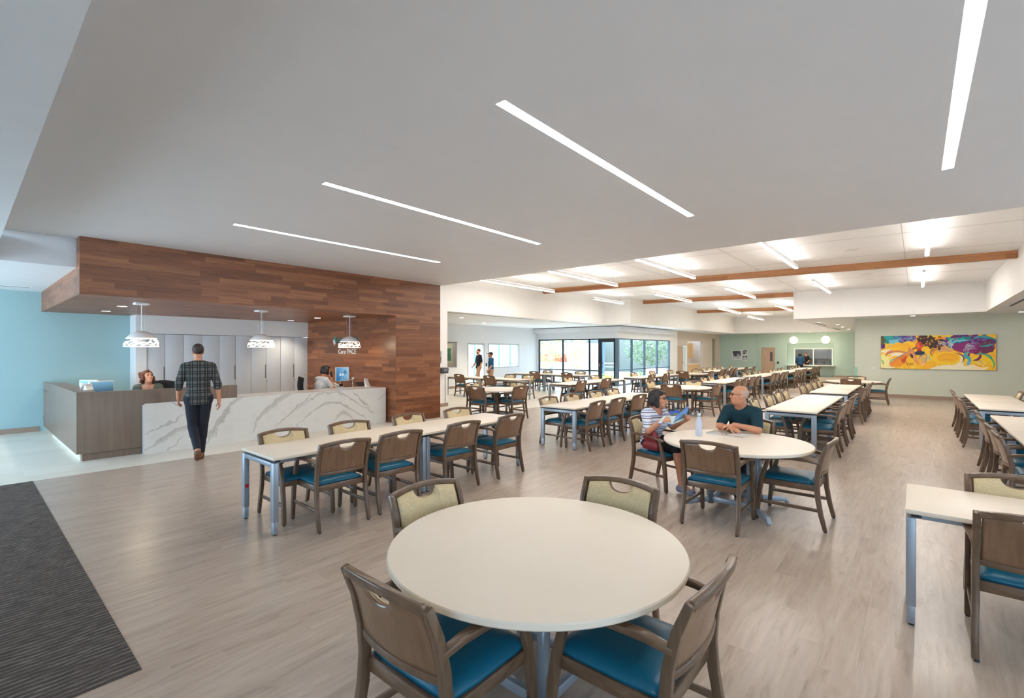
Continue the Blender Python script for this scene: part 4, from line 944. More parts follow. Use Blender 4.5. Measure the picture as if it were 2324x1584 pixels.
vent('air slot in the passage ceiling, closer of two', 25.2, 3.40, 28.2, 3.48, 3.01); vent('air slot in the passage ceiling, deeper of two', 31.0, 3.42, 34.0, 3.5, 3.01); vent('air slot in the lowered ceiling at the picture edge', 16.3, -2.04, 19.3, -1.97, 3.01); vent('air slot in the walnut canopy underside', 3.45, 13.35, 4.75, 13.41, 2.6)
t = thing('ceiling_register', 'white air register in the low ceiling over the aqua wall', 'vent', (.35, 13.5, 3.03)); B(-.6, -.05, -.02, .62, .05, -.001).build('frame', M['plastic'], t); B(-.56, -.02, -.024, .58, .02, -.0205).build('slot', M['grey'], t)
for k, (x, y) in enumerate(((13.0, 1.09), (17.4, 1.1), (18.7, 1.12), (12.7, 7.7), (17.6, 5.6))):
    z = hz(y); tag(MB().lathe([(.001, -.006), (.13, -.006), (.145, -.002), (.145, 0)], 28, (x, y, z-.001)).build('ceiling_speaker', M['plastic']), ('round ceiling speaker before the long timber beam', 'round ceiling speaker just past the long timber beam', 'round ceiling speaker toward the white soffit', 'round ceiling speaker between the first hung lights', 'round ceiling speaker before the short timber beam')[k], 'speaker', 'round white ceiling speakers')
# ================================================================ SIGNS, POSTERS, DEVICES
def text(s, size, mat, name, parent, loc, rot, ext=.008, sx=1.0):
    c = bpy.data.curves.new(name, 'FONT'); c.body = s; c.size = size; c.extrude = ext
    o = bpy.data.objects.new(name, c); COL.objects.link(o); bpy.context.view_layer.update()
    me = bpy.data.meshes.new_from_object(o.evaluated_get(bpy.context.evaluated_depsgraph_get())); bpy.data.objects.remove(o); me.name = name
    me.transform(Matrix.Diagonal((sx, 1, 1, 1)))
    me.materials.clear(); me.materials.append(mat)
    n = link(bpy.data.objects.new(name, me), parent); n.location = loc; n.rotation_euler = rot; return n
tealS = plain('teal_sign_acrylic', lin(10, 160, 158), .4); whS = plain('white_sign_acrylic', lin(236, 236, 236), .4)
t = thing('wall_sign', 'raised teal and white lettering with emblem on the walnut side wall', 'sign', (6.86, 12.45, 1.65)); rot = (PI/2, 0, -PI/2)
text('Sutter Health', .185, tealS, 'teal_lettering', t, (0, -.262, .345), rot, .008, .98)
text('Senior', .185, whS, 'white_lettering', t, (0, -.262, .195), rot, .008, .96)
text('Care PACE', .185, whS, 'white_lettering', t, (0, -.255, .02), rot, .008, 1.06)
def poly(pts): return [(.015-x*.0048, .507-y*.0037) for x, y in pts]
MB().prism(poly([(20, 0), (34, 12), (30, 22), (44, 36), (34, 52), (24, 44), (30, 36), (14, 22)]), 0, -.006, .006).build('emblem', tealS, t)
MB().prism(poly([(4, 28), (14, 26), (28, 46), (24, 58), (12, 70), (8, 56), (0, 48)]), 0, -.006, .006).build('emblem', whS, t)
def poster(name, label, cat, p, O, U, V, th, grp=None, frm=None):
    o = Vector(O); t = thing(name, label, cat, O, 0, grp); n = Vector(U).cross(Vector(V)).normalized()
    painted('print', p, tuple(-n*.002), U, V, M['paint'], t)
    a = [Vector((0, 0, 0)), Vector(U), Vector(U)+Vector(V), Vector(V)]
    MB().add([tuple(q-n*.001) for q in a]+[tuple(q+n*th) for q in a], [(0, 1, 2, 3), (7, 6, 5, 4), (0, 4, 5, 1), (1, 5, 6, 2), (2, 6, 7, 3), (3, 7, 4, 0)]).build('backing', frm or M['plastic'], t)
def bw(seed, w, h, f=6):
    p = Paint(w, h, lin(60, 62, 70)); p.asp = w/h; n = p.noise(f, seed, 4); g = np.clip((n-.35)*3.0, 0, 1)[..., None]
    p.C = np.array(lin(30, 30, 40))*(1-g)+np.array(lin(196, 198, 212))*g
    b = ((p.U < .06)+(p.U > .94)+(p.V < .07)+(p.V > .93)) > 0; p.C[b] = lin(228, 230, 232); return p
p = bw(3, 60, 56, 5); k = np.clip((.55-p.V)*5, 0, 1)[..., None]*((p.U > .06)*(p.U < .94)*(p.V > .07))[..., None]; p.C = p.C*(1-.75*k)+np.array(lin(48, 48, 60))*.75*k
poster('framed_photo', 'large black and white photo on the far sage wall', 'picture', p, (37.84, 10.55, 1.80), (0, -.66, 0), (0, 0, -.68), .02, 'black and white photos on the far wall')
p = bw(5, 30, 34, 5); p.blob(.5, .5, .3, .32, lin(60, 60, 72)); p.blob(.5, .5, .2, .2, lin(190, 190, 204)); p.blob(.5, .5, .1, .1, lin(70, 70, 80))
poster('framed_photo', 'small black and white photo of a round motif, upper of two', 'picture', p, (37.84, 9.81, 1.865), (0, -.31, 0), (0, 0, -.36), .02, 'black and white photos on the far wall')
poster('framed_photo', 'small black and white photo, lower of two on far wall', 'picture', bw(9, 30, 34, 4), (37.84, 9.81, 1.44), (0, -.31, 0), (0, 0, -.40), .02, 'black and white photos on the far wall')
p = Paint(24, 60, lin(150, 152, 158)); p.asp = .4
for q in range(5): p.stroke([(.15+.16*q, .38+.03*q), (.05+.16*q, .9)], .045, lin(50, 52, 62))
p.put((p.V > .93).astype(float), lin(236, 236, 236))
poster('poster', 'grey printed notice on the white wall edge beside the walnut wall', 'poster', p, (9.56, 11.283, 1.74), (.26, 0, 0), (0, 0, -.41), .006)
t = thing('time_clock', 'dark time clock box on the white wall beside the walnut wall', 'time clock', (9.86, 11.30, 1.05))
MB().prism([(-.14, 0), (-.16, .15), (-.10, .18), (0, .18), (0, 0)], 0, -.14, .14).build('case', plain('charcoal_plastic', lin(66, 68, 74), .45), t, bevel=.01)
B(-.07, -.165, .06, .08, -.158, .14).build('display', M['grey'], t)
tag(B(9.99, 11.27, .12, 10.06, 11.299, 1.0).build('cable_raceway', M['white']), 'thin white cable cover below the time clock', 'cable cover')
tag(B(22.885, 1.2, 1.06, 22.899, 1.3, 1.13).build('caption_card', M['plastic']), 'small pale caption card beside the painting', 'card')
tag(B(37.97, 7.45, .86, 37.999, 7.57, 1.0).build('wall_control', M['dark']), 'black wall control by the far door', 'switch')
tag(B(17.19, 16.395, .98, 17.29, 16.419, 1.14).build('door_reader', M['dark']), 'black card reader between the side room door and window', 'card reader')
# blind over interior window, picture in the office, olive panel etc.
t = thing('roller_blind', 'white rolled blind box above the interior window', 'blind', (14.82, 16.35, 2.17)); B(-.5, 0, 0, .47, .07, .10).build('cassette', M['plastic'], t); B(-.4, .02, -.03, .4, .03, -.001).build('bar', M['grey'], t)
p = Paint(40, 50, lin(210, 208, 190)); p.asp = .8
n = p.noise(5, 21); k = ((p.U > .2)*(p.U < .8)*(p.V > .18)*(p.V < .82)).astype(float)
p.put(k, lin(70, 130, 104)); p.put(k*np.clip(n*3-1.6, 0, 1), lin(120, 160, 120))
poster('framed_picture', 'green framed picture in the dim office behind the window', 'picture', p, (15.71, 17.95, 2.05), (0, -.75, 0), (0, 0, -.95), .03, None, plain('grey_frame', lin(120, 120, 108), .5))
# kitchenette niche
Y = 11.52
t = thing('wall_cabinet', 'light oak wall cabinet in the niche of the beige wall', 'cabinet', (31.3, Y, 1.28)); B(0, .2, 0, 1.6, .73, 1.0).build('body', M['oak'], t)
for q in range(3): B(.53*q+.004, .18, .0, .53*q+.526, .199, 1.0).build('door', M['oak'], t)
t = thing('base_cabinet', 'oak base cabinet with pale counter in the niche', 'cabinet', (31.27, Y, 0)); B(0, .05, 0, 2.5, .73, .84).build('body', M['oak'], t)
for q in range(4): B(.62*q+.01, .03, .1, .62*q+.615, .049, .82).build('door', M['oak'], t)
B(0, 0, .842, 2.52, .74, .88).build('counter', M['top'], t)
t = thing('soap_dispenser', 'white wall dispenser over the niche counter', 'dispenser', (33.2, Y+.66, 1.05)); B(-.12, 0, 0, .12, .08, .32).build('body', M['plastic'], t, bevel=.01); B(-.05, -.01, .1, .05, -.001, .24).build('window', M['dark'], t)
t = thing('coffee_maker', 'black coffee machine on the niche counter', 'coffee machine', (31.75, Y+.2, .88)); B(-.12, .12, 0, .12, .3, .36).box(-.12, -.08, .28, .12, .12, .36).box(-.12, -.08, 0, .12, .12, .04).build('body', M['dark'], t); MB().lathe([(.06, .05), (.075, .1), (.06, .2)], 16, (0, .02, 0)).build('jug', M['dark'], t)
# serving counter and kitchen
XF = 38.0
tag(B(XF-.25, 4.15, .74, XF+.62, 6.98, .79).build('serving_ledge', M['plastic']), 'long white ledge under the serving window', 'counter')
st = plain('dim_steel', lin(150, 146, 142), .35, metal=.6)
t = thing('kitchen_shelf', 'stainless shelf and range line inside the kitchen', 'kitchen unit', (XF+2.2, 5.4, 0)); B(-.3, -1.6, 0, .38, 1.9, .85).build('counter', st, t); B(.1, -1.6, 1.2, .38, 1.9, 1.24).build('shelf', st, t); B(.3, -1.6, .85, .38, 1.9, 1.9).build('splashback', st, t)
for q in range(6): MB().lathe([(.12, 0), (.12, .12), (.13, .12)], 16, (-.0, -1.3+.5*q, .851)).build('pan', M['grey'], t)
t = thing('fridge', 'tall pale steel refrigerator at the kitchen window edge', 'refrigerator', (XF+1.9, 3.95, 0)); B(-.35, -.3, 0, .35, .3, 1.9).build('body', M['chrome'], t, bevel=.01); B(-.37, .22, .6, -.351, .25, 1.4).build('handle', M['grey'], t)
# ================================================================ PEOPLE (implicit surfaces, meshed with surface nets)
class SDF:
    def __init__(s, lo, hi, h):
        s.h = h; s.lo = np.array(lo, float); s.n = np.ceil((np.array(hi)-s.lo)/h).astype(int)+1
        s.F = np.full(tuple(s.n), 1.0, np.float32)
    def win(s, lo, hi):
        a = np.clip(np.floor((np.array(lo)-s.lo)/s.h).astype(int), 0, s.n-1); b = np.clip(np.ceil((np.array(hi)-s.lo)/s.h).astype(int)+1, 1, s.n)
        sl = tuple(slice(i, j) for i, j in zip(a, b))
        ax = [s.lo[i]+np.arange(a[i], b[i])*s.h for i in range(3)]
        return sl, np.meshgrid(*ax, indexing='ij')
    def merge(s, sl, d, k):
        f = s.F[sl]
        if k > 0:
            h = np.clip(.5+.5*(f-d)/k, 0, 1); s.F[sl] = f*(1-h)+d*h-k*h*(1-h)
        else: s.F[sl] = np.minimum(f, d)
    def cap(s, a, b, r0, r1, k=.02, flat=None, fs=1.0):
        a, b = np.array(a, float), np.array(b, float); R = max(r0, r1)*max(1, fs)+k*2+s.h*2
        sl, (x, y, z) = s.win(np.minimum(a, b)-R, np.maximum(a, b)+R)
        if 0 in x.shape: return s
        px, py, pz = x-a[0], y-a[1], z-a[2]; d = b-a; L = float(d@d)+1e-12
        t = np.clip((px*d[0]+py*d[1]+pz*d[2])/L, 0, 1)
        qx, qy, qz = px-t*d[0], py-t*d[1], pz-t*d[2]
        if flat is not None:                         # stretch the section by fs along 'flat'
            n = np.array(flat, float); n /= np.linalg.norm(n); w = (qx*n[0]+qy*n[1]+qz*n[2])*(1-1/fs)
            qx, qy, qz = qx-w*n[0], qy-w*n[1], qz-w*n[2]
        s.merge(sl, (np.sqrt(qx*qx+qy*qy+qz*qz)-(r0+(r1-r0)*t)).astype(np.float32), k); return s
    def ell(s, c, r, B=None, k=.015, cut=None):
        c = np.array(c, float); r = np.array(r, float); R = max(r)+k*2+s.h*2
        sl, (x, y, z) = s.win(c-R, c+R)
        if 0 in x.shape: return s
        q = np.stack([x-c[0], y-c[1], z-c[2]], -1)
        if B is not None: q = q@np.array(B).T          # rows of B = local axes
        m = q/r; l = np.sqrt((m*m).sum(-1)); g = np.sqrt(((m/r)**2).sum(-1))+1e-9
        d = l*(l-1)/g
        if cut is not None:
            for n, o in cut: d = np.maximum(d, q@np.array(n)-o)
        s.merge(sl, d.astype(np.float32), k); return s
    def cut(s, a, b, r0, r1, flat=None, fs=1.0):
        T = SDF.__new__(SDF); T.lo, T.h, T.n = s.lo, s.h, s.n; T.F = np.full(tuple(s.n), 1.0, np.float32); T.cap(a, b, r0, r1, 0, flat, fs)
        s.F = np.maximum(s.F, -T.F); return s
    def half(s, n, o):
        """keep the side where n.p < o"""
        sl, (x, y, z) = s.win(s.lo, s.lo+s.n*s.h); s.F[sl] = np.maximum(s.F[sl], x*n[0]+y*n[1]+z*n[2]-o); return s
    def mesh(s, name, mat):
        F = s.F; I = F < 0
        c = [F[i:F.shape[0]-1+i, j:F.shape[1]-1+j, k:F.shape[2]-1+k] for i in (0, 1) for j in (0, 1) for k in (0, 1)]
        ins = sum((q < 0).astype(np.int8) for q in c); act = (ins > 0) & (ins < 8)
        idx = -np.ones(act.shape, np.int64); ii = np.argwhere(act); idx[act] = np.arange(len(ii))
        V8 = np.stack([q[act] for q in c], 1); off = np.array([(i, j, k) for i in (0, 1) for j in (0, 1) for k in (0, 1)], float)
        P = np.zeros((len(ii), 3)); W = np.zeros(len(ii))
        for a in range(8):
            for b in range(a+1, 8):
                if np.abs(off[a]-off[b]).sum() != 1: continue
                fa, fb = V8[:, a], V8[:, b]; m = (fa < 0) != (fb < 0)
                t = np.where(m, fa/np.where(m, fa-fb, 1), 0)[:, None]
                P += np.where(m[:, None], off[a]+t*(off[b]-off[a]), 0); W += m
        co = s.lo+(ii+P/W[:, None])*s.h
        Q = []
        for ax in range(3):
            A = np.moveaxis(I, ax, 0); a, b = A[:-1], A[1:]; X = np.moveaxis(idx, ax, 0)
            e = (a != b)[:, 1:-1, 1:-1]; w = np.argwhere(e); sg = a[:, 1:-1, 1:-1][e]
            i, j, k = w[:, 0], w[:, 1]+1, w[:, 2]+1
            q = np.stack([X[i, j-1, k-1], X[i, j, k-1], X[i, j, k], X[i, j-1, k]], 1)
            flip = ~sg if ax != 1 else sg
            q[flip] = q[flip][:, ::-1]; Q.append(q)
        Q = np.concatenate(Q); Q = Q[(Q >= 0).all(1)]
        me = bpy.data.meshes.new(name)
        me.vertices.add(len(co)); me.vertices.foreach_set('co', co.astype(np.float32).ravel())
        me.loops.add(Q.size); me.loops.foreach_set('vertex_index', Q.ravel().astype(np.int32))
        me.polygons.add(len(Q)); me.polygons.foreach_set('loop_start', np.arange(0, Q.size, 4, dtype=np.int32))
        me.polygons.foreach_set('use_smooth', np.ones(len(Q), bool)); me.update(calc_edges=True)
        me.materials.append(mat); return me
    def build(s, name, mat, parent): return link(bpy.data.objects.new(name, s.mesh(name, mat)), parent)
nrm = lambda v: np.array(v, float)/np.linalg.norm(v)
def hand(S, w, d, up, side, curl=.5, fist=False, sc=1.0, spread=.10):
    """wrist w, pointing along d, back of the hand towards 'up', thumb on 'side'"""
    d = nrm(d); up = nrm(np.array(up)-d*np.dot(up, d)); sd = nrm(np.array(side)-d*np.dot(side, d)-up*np.dot(side, up))
    w = np.array(w, float); k = .006
    for o in (-.026, -.009, .009, .026):
        S.cap(w+d*.012*sc+sd*o*.55*sc, w+d*.088*sc+sd*o*sc, .015*sc, .0115*sc, .012)
    for o, L in ((.028, .070), (.0095, .080), (-.0095, .074), (-.027, .058)):
        p = w+d*.09*sc+sd*o*sc; dirn = nrm(d+sd*o*spread*30*.1)
        a = 0
        for q, f in enumerate((.42, .32, .26)):
            a += curl*(.75, .9, .7)[q]
            dd = nrm(dirn*math.cos(a)-up*math.sin(a)); e = p+dd*L*f*sc
            S.cap(p, e, (.0092-.0008*q)*sc, (.0086-.001*q)*sc, .003); p = e
    t0 = w+d*.03*sc+sd*.026*sc; t1 = t0+nrm(sd*.75+d*.75-up*.25)*.038*sc; t2 = t1+nrm(d*.9+sd*.25-up*(.3+curl*.4))*.030*sc; t3 = t2+nrm(d*.9-up*(.3+curl*.5))*.024*sc
    S.cap(t0, t1, .0135*sc, .011*sc, .008).cap(t1, t2, .0105*sc, .0095*sc, .004).cap(t2, t3, .0095*sc, .0078*sc, .003)
def person(label, loc, rz, J, mats, h=.008, hair='short', look=(0, 1, 0), tilt=0.0, sleeve=.55, short=None, female=False, bulk=1.0, handpose=None, hem=None, neckdrop=.0, headk=1.0, group=None, hem_drop=.10, hands=True, shirt_in=.013, longsleeve=False, beard=False, glasses=False, cap=False, neckline=.012, bald=False):
    t = thing('person', label, 'person', loc, rz, group)
    J = {k: np.array(v, float) for k, v in J.items()}
    pts = np.array(list(J.values())); lo = pts.min(0)-.22; hi = pts.max(0)+.24
    lo[2] = max(lo[2], -.03)
    mk = lambda: SDF(lo, hi, h)
    f = nrm(look); u = nrm(np.array((0, 0, 1))-f*f[2]); u = nrm(u+np.cross(u, f)*tilt*0); r = np.cross(f, u); Bh = np.stack([r, f, u])     # local x right, y face, z up
    H = J['head']; hp = lambda x, y, z: H+(r*x+f*y+u*z)*headk
    torso_dir = nrm(J['shR']-J['shL'])
    def head(S):
        k = headk
        S.ell(hp(0, -.012, .028), np.array((.075, .094, .092))*k, Bh, .02).ell(hp(0, .022, -.045), np.array((.058, .068, .075))*k, Bh, .03)
        S.cap(hp(0, .058, -.098), hp(0, .062, -.085), .024*k, .026*k, .03)
        S.cap(hp(0, .088, .012), hp(0, .106, -.028), .0085*k, .0125*k, .010).cap(hp(-.009, .094, -.033), hp(.009, .094, -.033), .009*k, .009*k, .006)
        S.cap(hp(-.034, .080, .030), hp(.034, .080, .030), .012*k, .012*k, .02)
        for s in (-1, 1):
            S.ell(hp(.076*s, -.008, -.012), np.array((.010, .022, .032))*k, Bh, .004); S.cap(hp(.040*s, .066, -.022), hp(.046*s, .05, -.03), .018*k, .016*k, .02)
        S.cap(hp(-.020, .083, -.064), hp(.020, .083, -.064), .0085*k, .0085*k, .010)
    def limbs(S, inf=0.0, arms=True, legs=True, torso=True, armcut=1.0, legcut=1.0, k=.03):
        b = bulk
        if torso:
            pv, ch = J['pelvis'], J['chest']; nk = J['neck']
            S.cap(J['hipL'], J['hipR'], .095*b+inf, .095*b+inf, k)
            S.cap(pv+(0, 0, .02), (pv+ch)/2, .105*b+inf, .100*b+inf, k, torso_dir, 1.32)
            S.cap((pv+ch)/2, ch, .100*b+inf, .108*b+inf, k, torso_dir, 1.38 if not female else 1.25)
            S.cap(J['shL']*.8+J['shR']*.2+(0, 0, -.012), J['shR']*.8+J['shL']*.2+(0, 0, -.012), .062*b+inf, .062*b+inf, .05)
            for q in ('shL', 'shR'): S.cap(nk-(0, 0, .045), nk*.25+J[q]*.75+(0, 0, .0), .052*b+inf*.8, .040*b+inf*.8, .04)
            S.cap(ch, nk-(0, 0, .05), .085*b+inf, .06*b+inf, .05, torso_dir, 1.5)
            if female:
                for s in ('L', 'R'):
                    fw = np.cross((0, 0, 1), torso_dir); S.ell(ch+fw*.085+(J['sh'+s]-J['shL']*.5-J['shR']*.5)*.42-(0, 0, .03), (.058+inf,)*3, None, .04)
        for s in ('L', 'R'):
            if arms:
                a, e, w = J['sh'+s], J['el'+s], J['wr'+s]
                S.cap(a, a+(e-a)*min(1, armcut/.5) if armcut < .5 else e, .054*b+inf, .043*b+inf, k)
                if armcut >= .5: 
                    e2 = e+(w-e)*min(1, (armcut-.5)*2)
                    S.cap(e, e2, .042*b+inf, (.042-.013*min(1, (armcut-.5)*2))*b+inf, .02)
            if legs:
                hp_, kn, an, to = J['hip'+s], J['kn'+s], J['an'+s], J['to'+s]
                S.cap(hp_, kn if legcut >= .5 else hp_+(kn-hp_)*legcut*2, .088*b+inf, .058*b+inf, .02)
                if legcut >= .5:
                    q = min(1, (legcut-.5)*2); mid = kn+(an-kn)*.35
                    S.cap(kn, kn+(an-kn)*q, .056+inf, .056-.018*q+inf, .02); 
                    if q > .5: S.cap(kn+(an-kn)*.15-(0, 0, .0), mid, .054+inf, .052+inf, .02)
    S = mk(); limbs(S); S.cap(J['neck']-(0, 0, .04), H-u*.06-f*.012, .055*bulk**.5, .053*bulk**.5, .03); head(S)
    for s in ('L', 'R'):
        an, to = J['an'+s], J['to'+s]; S.cap(an, to, .036, .026, .02)
        if hands:
            hpz = (handpose or {}).get(s, {}); d = hpz.get('d', J['wr'+s]-J['el'+s]); sg = 1 if s == 'R' else -1
            hand(S, J['wr'+s], d, hpz.get('up', np.array((sg*1.0, .2, 0))), hpz.get('side', (0, 1, 0)), hpz.get('curl', .45), sc=hpz.get('sc', 1.0))
    S.build('body', mats['skin'], t)
    # shirt
    if 'shirt' in mats:
        S = mk(); limbs(S, shirt_in, legs=False, armcut=sleeve)
        S.cap(J['pelvis']+(0, 0, .04), J['pelvis']-(0, 0, hem_drop-.02), .104*bulk+shirt_in, .106*bulk+shirt_in, .03, torso_dir, 1.36)
        z0 = hem if hem is not None else J['pelvis'][2]-hem_drop
        S.half((0, 0, -1), -z0)
        nk = J['neck']; fw = np.cross((0, 0, 1), torso_dir); S.cut(nk+fw*.035+(0, 0, -neckdrop), nk+fw*.015+(0, 0, .12), .052+neckline, .075+neckline, torso_dir, 1.12)
        S.build('shirt', mats['shirt'], t)
    if 'pants' in mats:
        S = mk(); limbs(S, .012, arms=False, torso=False, legcut=(short if short else .96)); 
        S.cap(J['hipL'], J['hipR'], .105*bulk, .105*bulk, .03); S.cap(J['pelvis'], J['pelvis']+(J['chest']-J['pelvis'])*.3, .112*bulk, .105*bulk, .03, torso_dir, 1.3)
        o = S.build('shorts' if short else 'trousers', mats['pants'], t)
    if 'shoe' in mats:
        for s in ('L', 'R'):
            an, to = J['an'+s], J['to'+s]; d = nrm(to-an)
            S = SDF(np.minimum(an, to)-.14, np.maximum(an, to)+.14, min(h, .008)); hd = nrm(np.array((d[0], d[1], 0)))
            S.cap(an-(0, 0, .02), an-(0, 0, .045)-hd*.03, .043, .040, .02); S.cap(an-(0, 0, .045)-hd*.03, to+d*.01, .040, .036, .02, np.cross(hd, (0, 0, 1)), 1.15)
            S.build('shoe', mats['shoe'], t)
    # hair and face
    S = SDF(H-.26, H+.26, min(h, .007)); k = headk
    if hair == 'short':
        S.ell(hp(0, -.02, .036), np.array((.082, .098, .092))*k, Bh, 0, cut=[((0, .8, -.6), .045*k), ((0, .5, -1.0), .065*k)])
    elif hair == 'bald':
        S.ell(hp(0, -.0125, .028), np.array((.0768, .0958, .094))*k, Bh, 0, cut=[((0, 1, -.25), .012*k), ((0, 0, 1), .035*k), ((0, 0, -1), .085*k)])
    elif hair == 'bob':
        S.ell(hp(0, -.022, .026), np.array((.096, .112, .108))*k, Bh, .02, cut=[((0, .85, -.5), .045*k)])
        for s in (-1, 1): S.cap(hp(.070*s, -.005, .02), hp(.072*s, .006, -.085), .034*k, .028*k, .03)
        S.cap(hp(-.05, -.07, -.04), hp(.05, -.07, -.04), .050*k, .050*k, .04); S.cap(hp(-.045, .064, .078), hp(.045, .064, .078), .022*k, .022*k, .03)
    elif hair == 'curly':
        S.ell(hp(0, -.02, .03), np.array((.094, .108, .104))*k, Bh, .02, cut=[((0, .85, -.5), .05*k)])
        rr = random.Random(4)
        for q in range(34):
            a = rr.uniform(0, 2*PI); z = rr.uniform(-.085, .11); y = -.02+.10*math.sin(a); x = .094*math.cos(a)
            if y > .03 and z < .07: continue
            S.ell(hp(x, y, z), (.030*k,)*3, None, .012)
    S.build('hair', mats['hair'], t)
    if h <= .012:
        for s in (-1, 1):
            MB().ball(tuple(hp(.031*s, .0815, .010)), .0105*k, 10, 8).build('eye', M['eye'], t, smooth=True)
            MB().sweep([hp(.014*s, .092, .028), hp(.032*s, .090, .035), hp(.050*s, .078, .030)], .006, .006, tuple(u)).build('eyebrow', mats.get('brow', mats['hair']), t)
        MB().sweep([hp(-.026, .082, -.060), hp(-.012, .094, -.065), hp(.012, .094, -.065), hp(.026, .082, -.060)], .009, .008, tuple(u)).build('mouth', M['lips'], t)
    if beard:
        S = SDF(H-.2, H+.2, .007); S.ell(hp(0, .026, -.068), (.060, .070, .056), Bh, 0, cut=[((0, -1, 0), .0), ((0, .3, 1), .03)]); S.build('beard', mats['hair'], t)
    if glasses:
        g = MB()
        for s in (-1, 1):
            c = hp(.033*s, .100, .008); g.pipe([tuple(c+(r*.024*math.cos(2*PI*i/14)+u*.016*math.sin(2*PI*i/14))) for i in range(15)], .0022, 5)
            g.pipe([tuple(hp(.057*s, .098, .012)), tuple(hp(.078*s, .06, .014)), tuple(hp(.082*s, -.01, .010))], .0022, 5)
        g.pipe([tuple(hp(-.010, .102, .012)), tuple(hp(.010, .102, .012))], .0022, 5); g.build('glasses', M['dark'], t)
    if cap:
        S = SDF(H-.26, H+.26, .008); S.ell(hp(0, -.012, .045), (.086, .104, .086), Bh, 0, cut=[((0, 0, -1), -.03)]); S.ell(hp(0, .11, .05), (.07, .09, .010), Bh, .01); S.build('cap', M['navy'], t)
    return t
# joints in the person's own frame: x = their right, y = where they face, z up
def standing(H=1.78, **o):
    k = H/1.78
    J = dict(head=(0, .02, 1.655), neck=(0, -.01, 1.50), chest=(0, 0, 1.30), pelvis=(0, 0, .98), shL=(-.185, -.01, 1.445), shR=(.185, -.01, 1.445), elL=(-.25, -.03, 1.16), elR=(.25, -.03, 1.16), wrL=(-.25, .05, .91), wrR=(.25, .05, .91),
             hipL=(-.09, 0, .94), hipR=(.09, 0, .94), knL=(-.10, .02, .50), knR=(.10, .02, .50), anL=(-.10, -.03, .085), anR=(.10, -.03, .085), toL=(-.12, .14, .032), toR=(.12, .14, .032))
    J.update(o); return {a: (b[0]*k, b[1]*k, b[2]*k) for a, b in J.items()}
def sitting(lean=.0, hd=.0, dz=0.0, **o):
    J = dict(pelvis=(0, -.02, .57), hipL=(-.09, 0, .56), hipR=(.09, 0, .56), chest=(0, -.03+lean*.5, .88), neck=(0, -.02+lean, 1.06), head=(0, .03+lean+hd, 1.205), shL=(-.18, -.02+lean, 1.02), shR=(.18, -.02+lean, 1.02), elL=(-.24, .02+lean, .76), elR=(.24, .02+lean, .76), wrL=(-.15, .24+lean, .78), wrR=(.15, .24+lean, .78),
             knL=(-.11, .42, .53), knR=(.11, .42, .53), anL=(-.11, .40, .085), anR=(.11, .40, .085), toL=(-.12, .56, .032), toR=(.12, .56, .032))
    J.update(o)
    return {a: (b[0], b[1], b[2]+(dz if a in ('chest', 'neck', 'head', 'shL', 'shR') else 0)) for a, b in J.items()}
# walking man in the plaid shirt, seen from behind
J = standing(1.86, shL=(-.168, -.01, 1.43), shR=(.168, -.01, 1.43), knR=(.06, .07, .50), anR=(.035, .06, .085), toR=(.05, .22, .034), knL=(-.07, .05, .50), anL=(-.02, -.24, .19), toL=(-.02, -.12, .05), elL=(-.25, .00, 1.16), wrL=(-.25, .14, .94), elR=(.245, -.06, 1.16), wrR=(.265, -.05, .90), head=(-.01, .03, 1.66))
person('man walking to the desk in a dark plaid shirt and navy trousers', (2.51, 8.75, 0), math.radians(-14), J, dict(skin=M['skin2'], shirt=M['plaid'], pants=M['navy'], shoe=M['boot'], hair=M['hairbr']), .009, 'short', look=(-.22, 1, 0), sleeve=.60, bulk=1.0, shirt_in=.014, hem_drop=.13)
# receptionists
J = sitting(.02, head=(0, .07, 1.255), neck=(0, .0, 1.10), shL=(-.17, 0, 1.055), shR=(.17, 0, 1.055), chest=(0, -.02, .90))
person('receptionist with curly auburn hair looking up behind the brown desk', (2.36, 11.12, 0), math.radians(160), J, dict(skin=M['skin'], shirt=M['jade'], pants=M['navy'], shoe=M['dark'], hair=M['hairr']), .008, 'curly', look=(-.62, .95, .36), female=True, sleeve=.4, neckdrop=.05, neckline=.035, bulk=.94)
J = sitting(.10, head=(0, .19, 1.265), neck=(0, .08, 1.10), shL=(-.165, .07, 1.05), shR=(.165, .07, 1.05), chest=(0, .02, .90), elR=(.20, .27, .80), wrR=(.10, .27, 1.055), elL=(-.22, .20, .80), wrL=(-.14, .38, .79))
o = person('dark-haired woman in a white top phoning at the desk', (5.72, 11.06, 0), math.radians(-82), J, dict(skin=M['skin2'], shirt=M['whiteT'], pants=M['navy'], shoe=M['dark'], hair=M['hairb']), .009, 'bob', look=(.05, 1, -.06), female=True, sleeve=.34, bulk=.98,
       handpose=dict(R=dict(d=(-.15, -.2, 1), up=(.9, .4, 0), side=(0, 1, .2), curl=.9)))
tag(MB().sweep([(5.99, 10.945, 1.11), (5.955, 10.945, 1.23)], .045, .02, (1, 0, 0)).build('telephone_handset', M['dark'], None, bevel=.006), 'black handset held to the ear of the woman in white', 'phone')
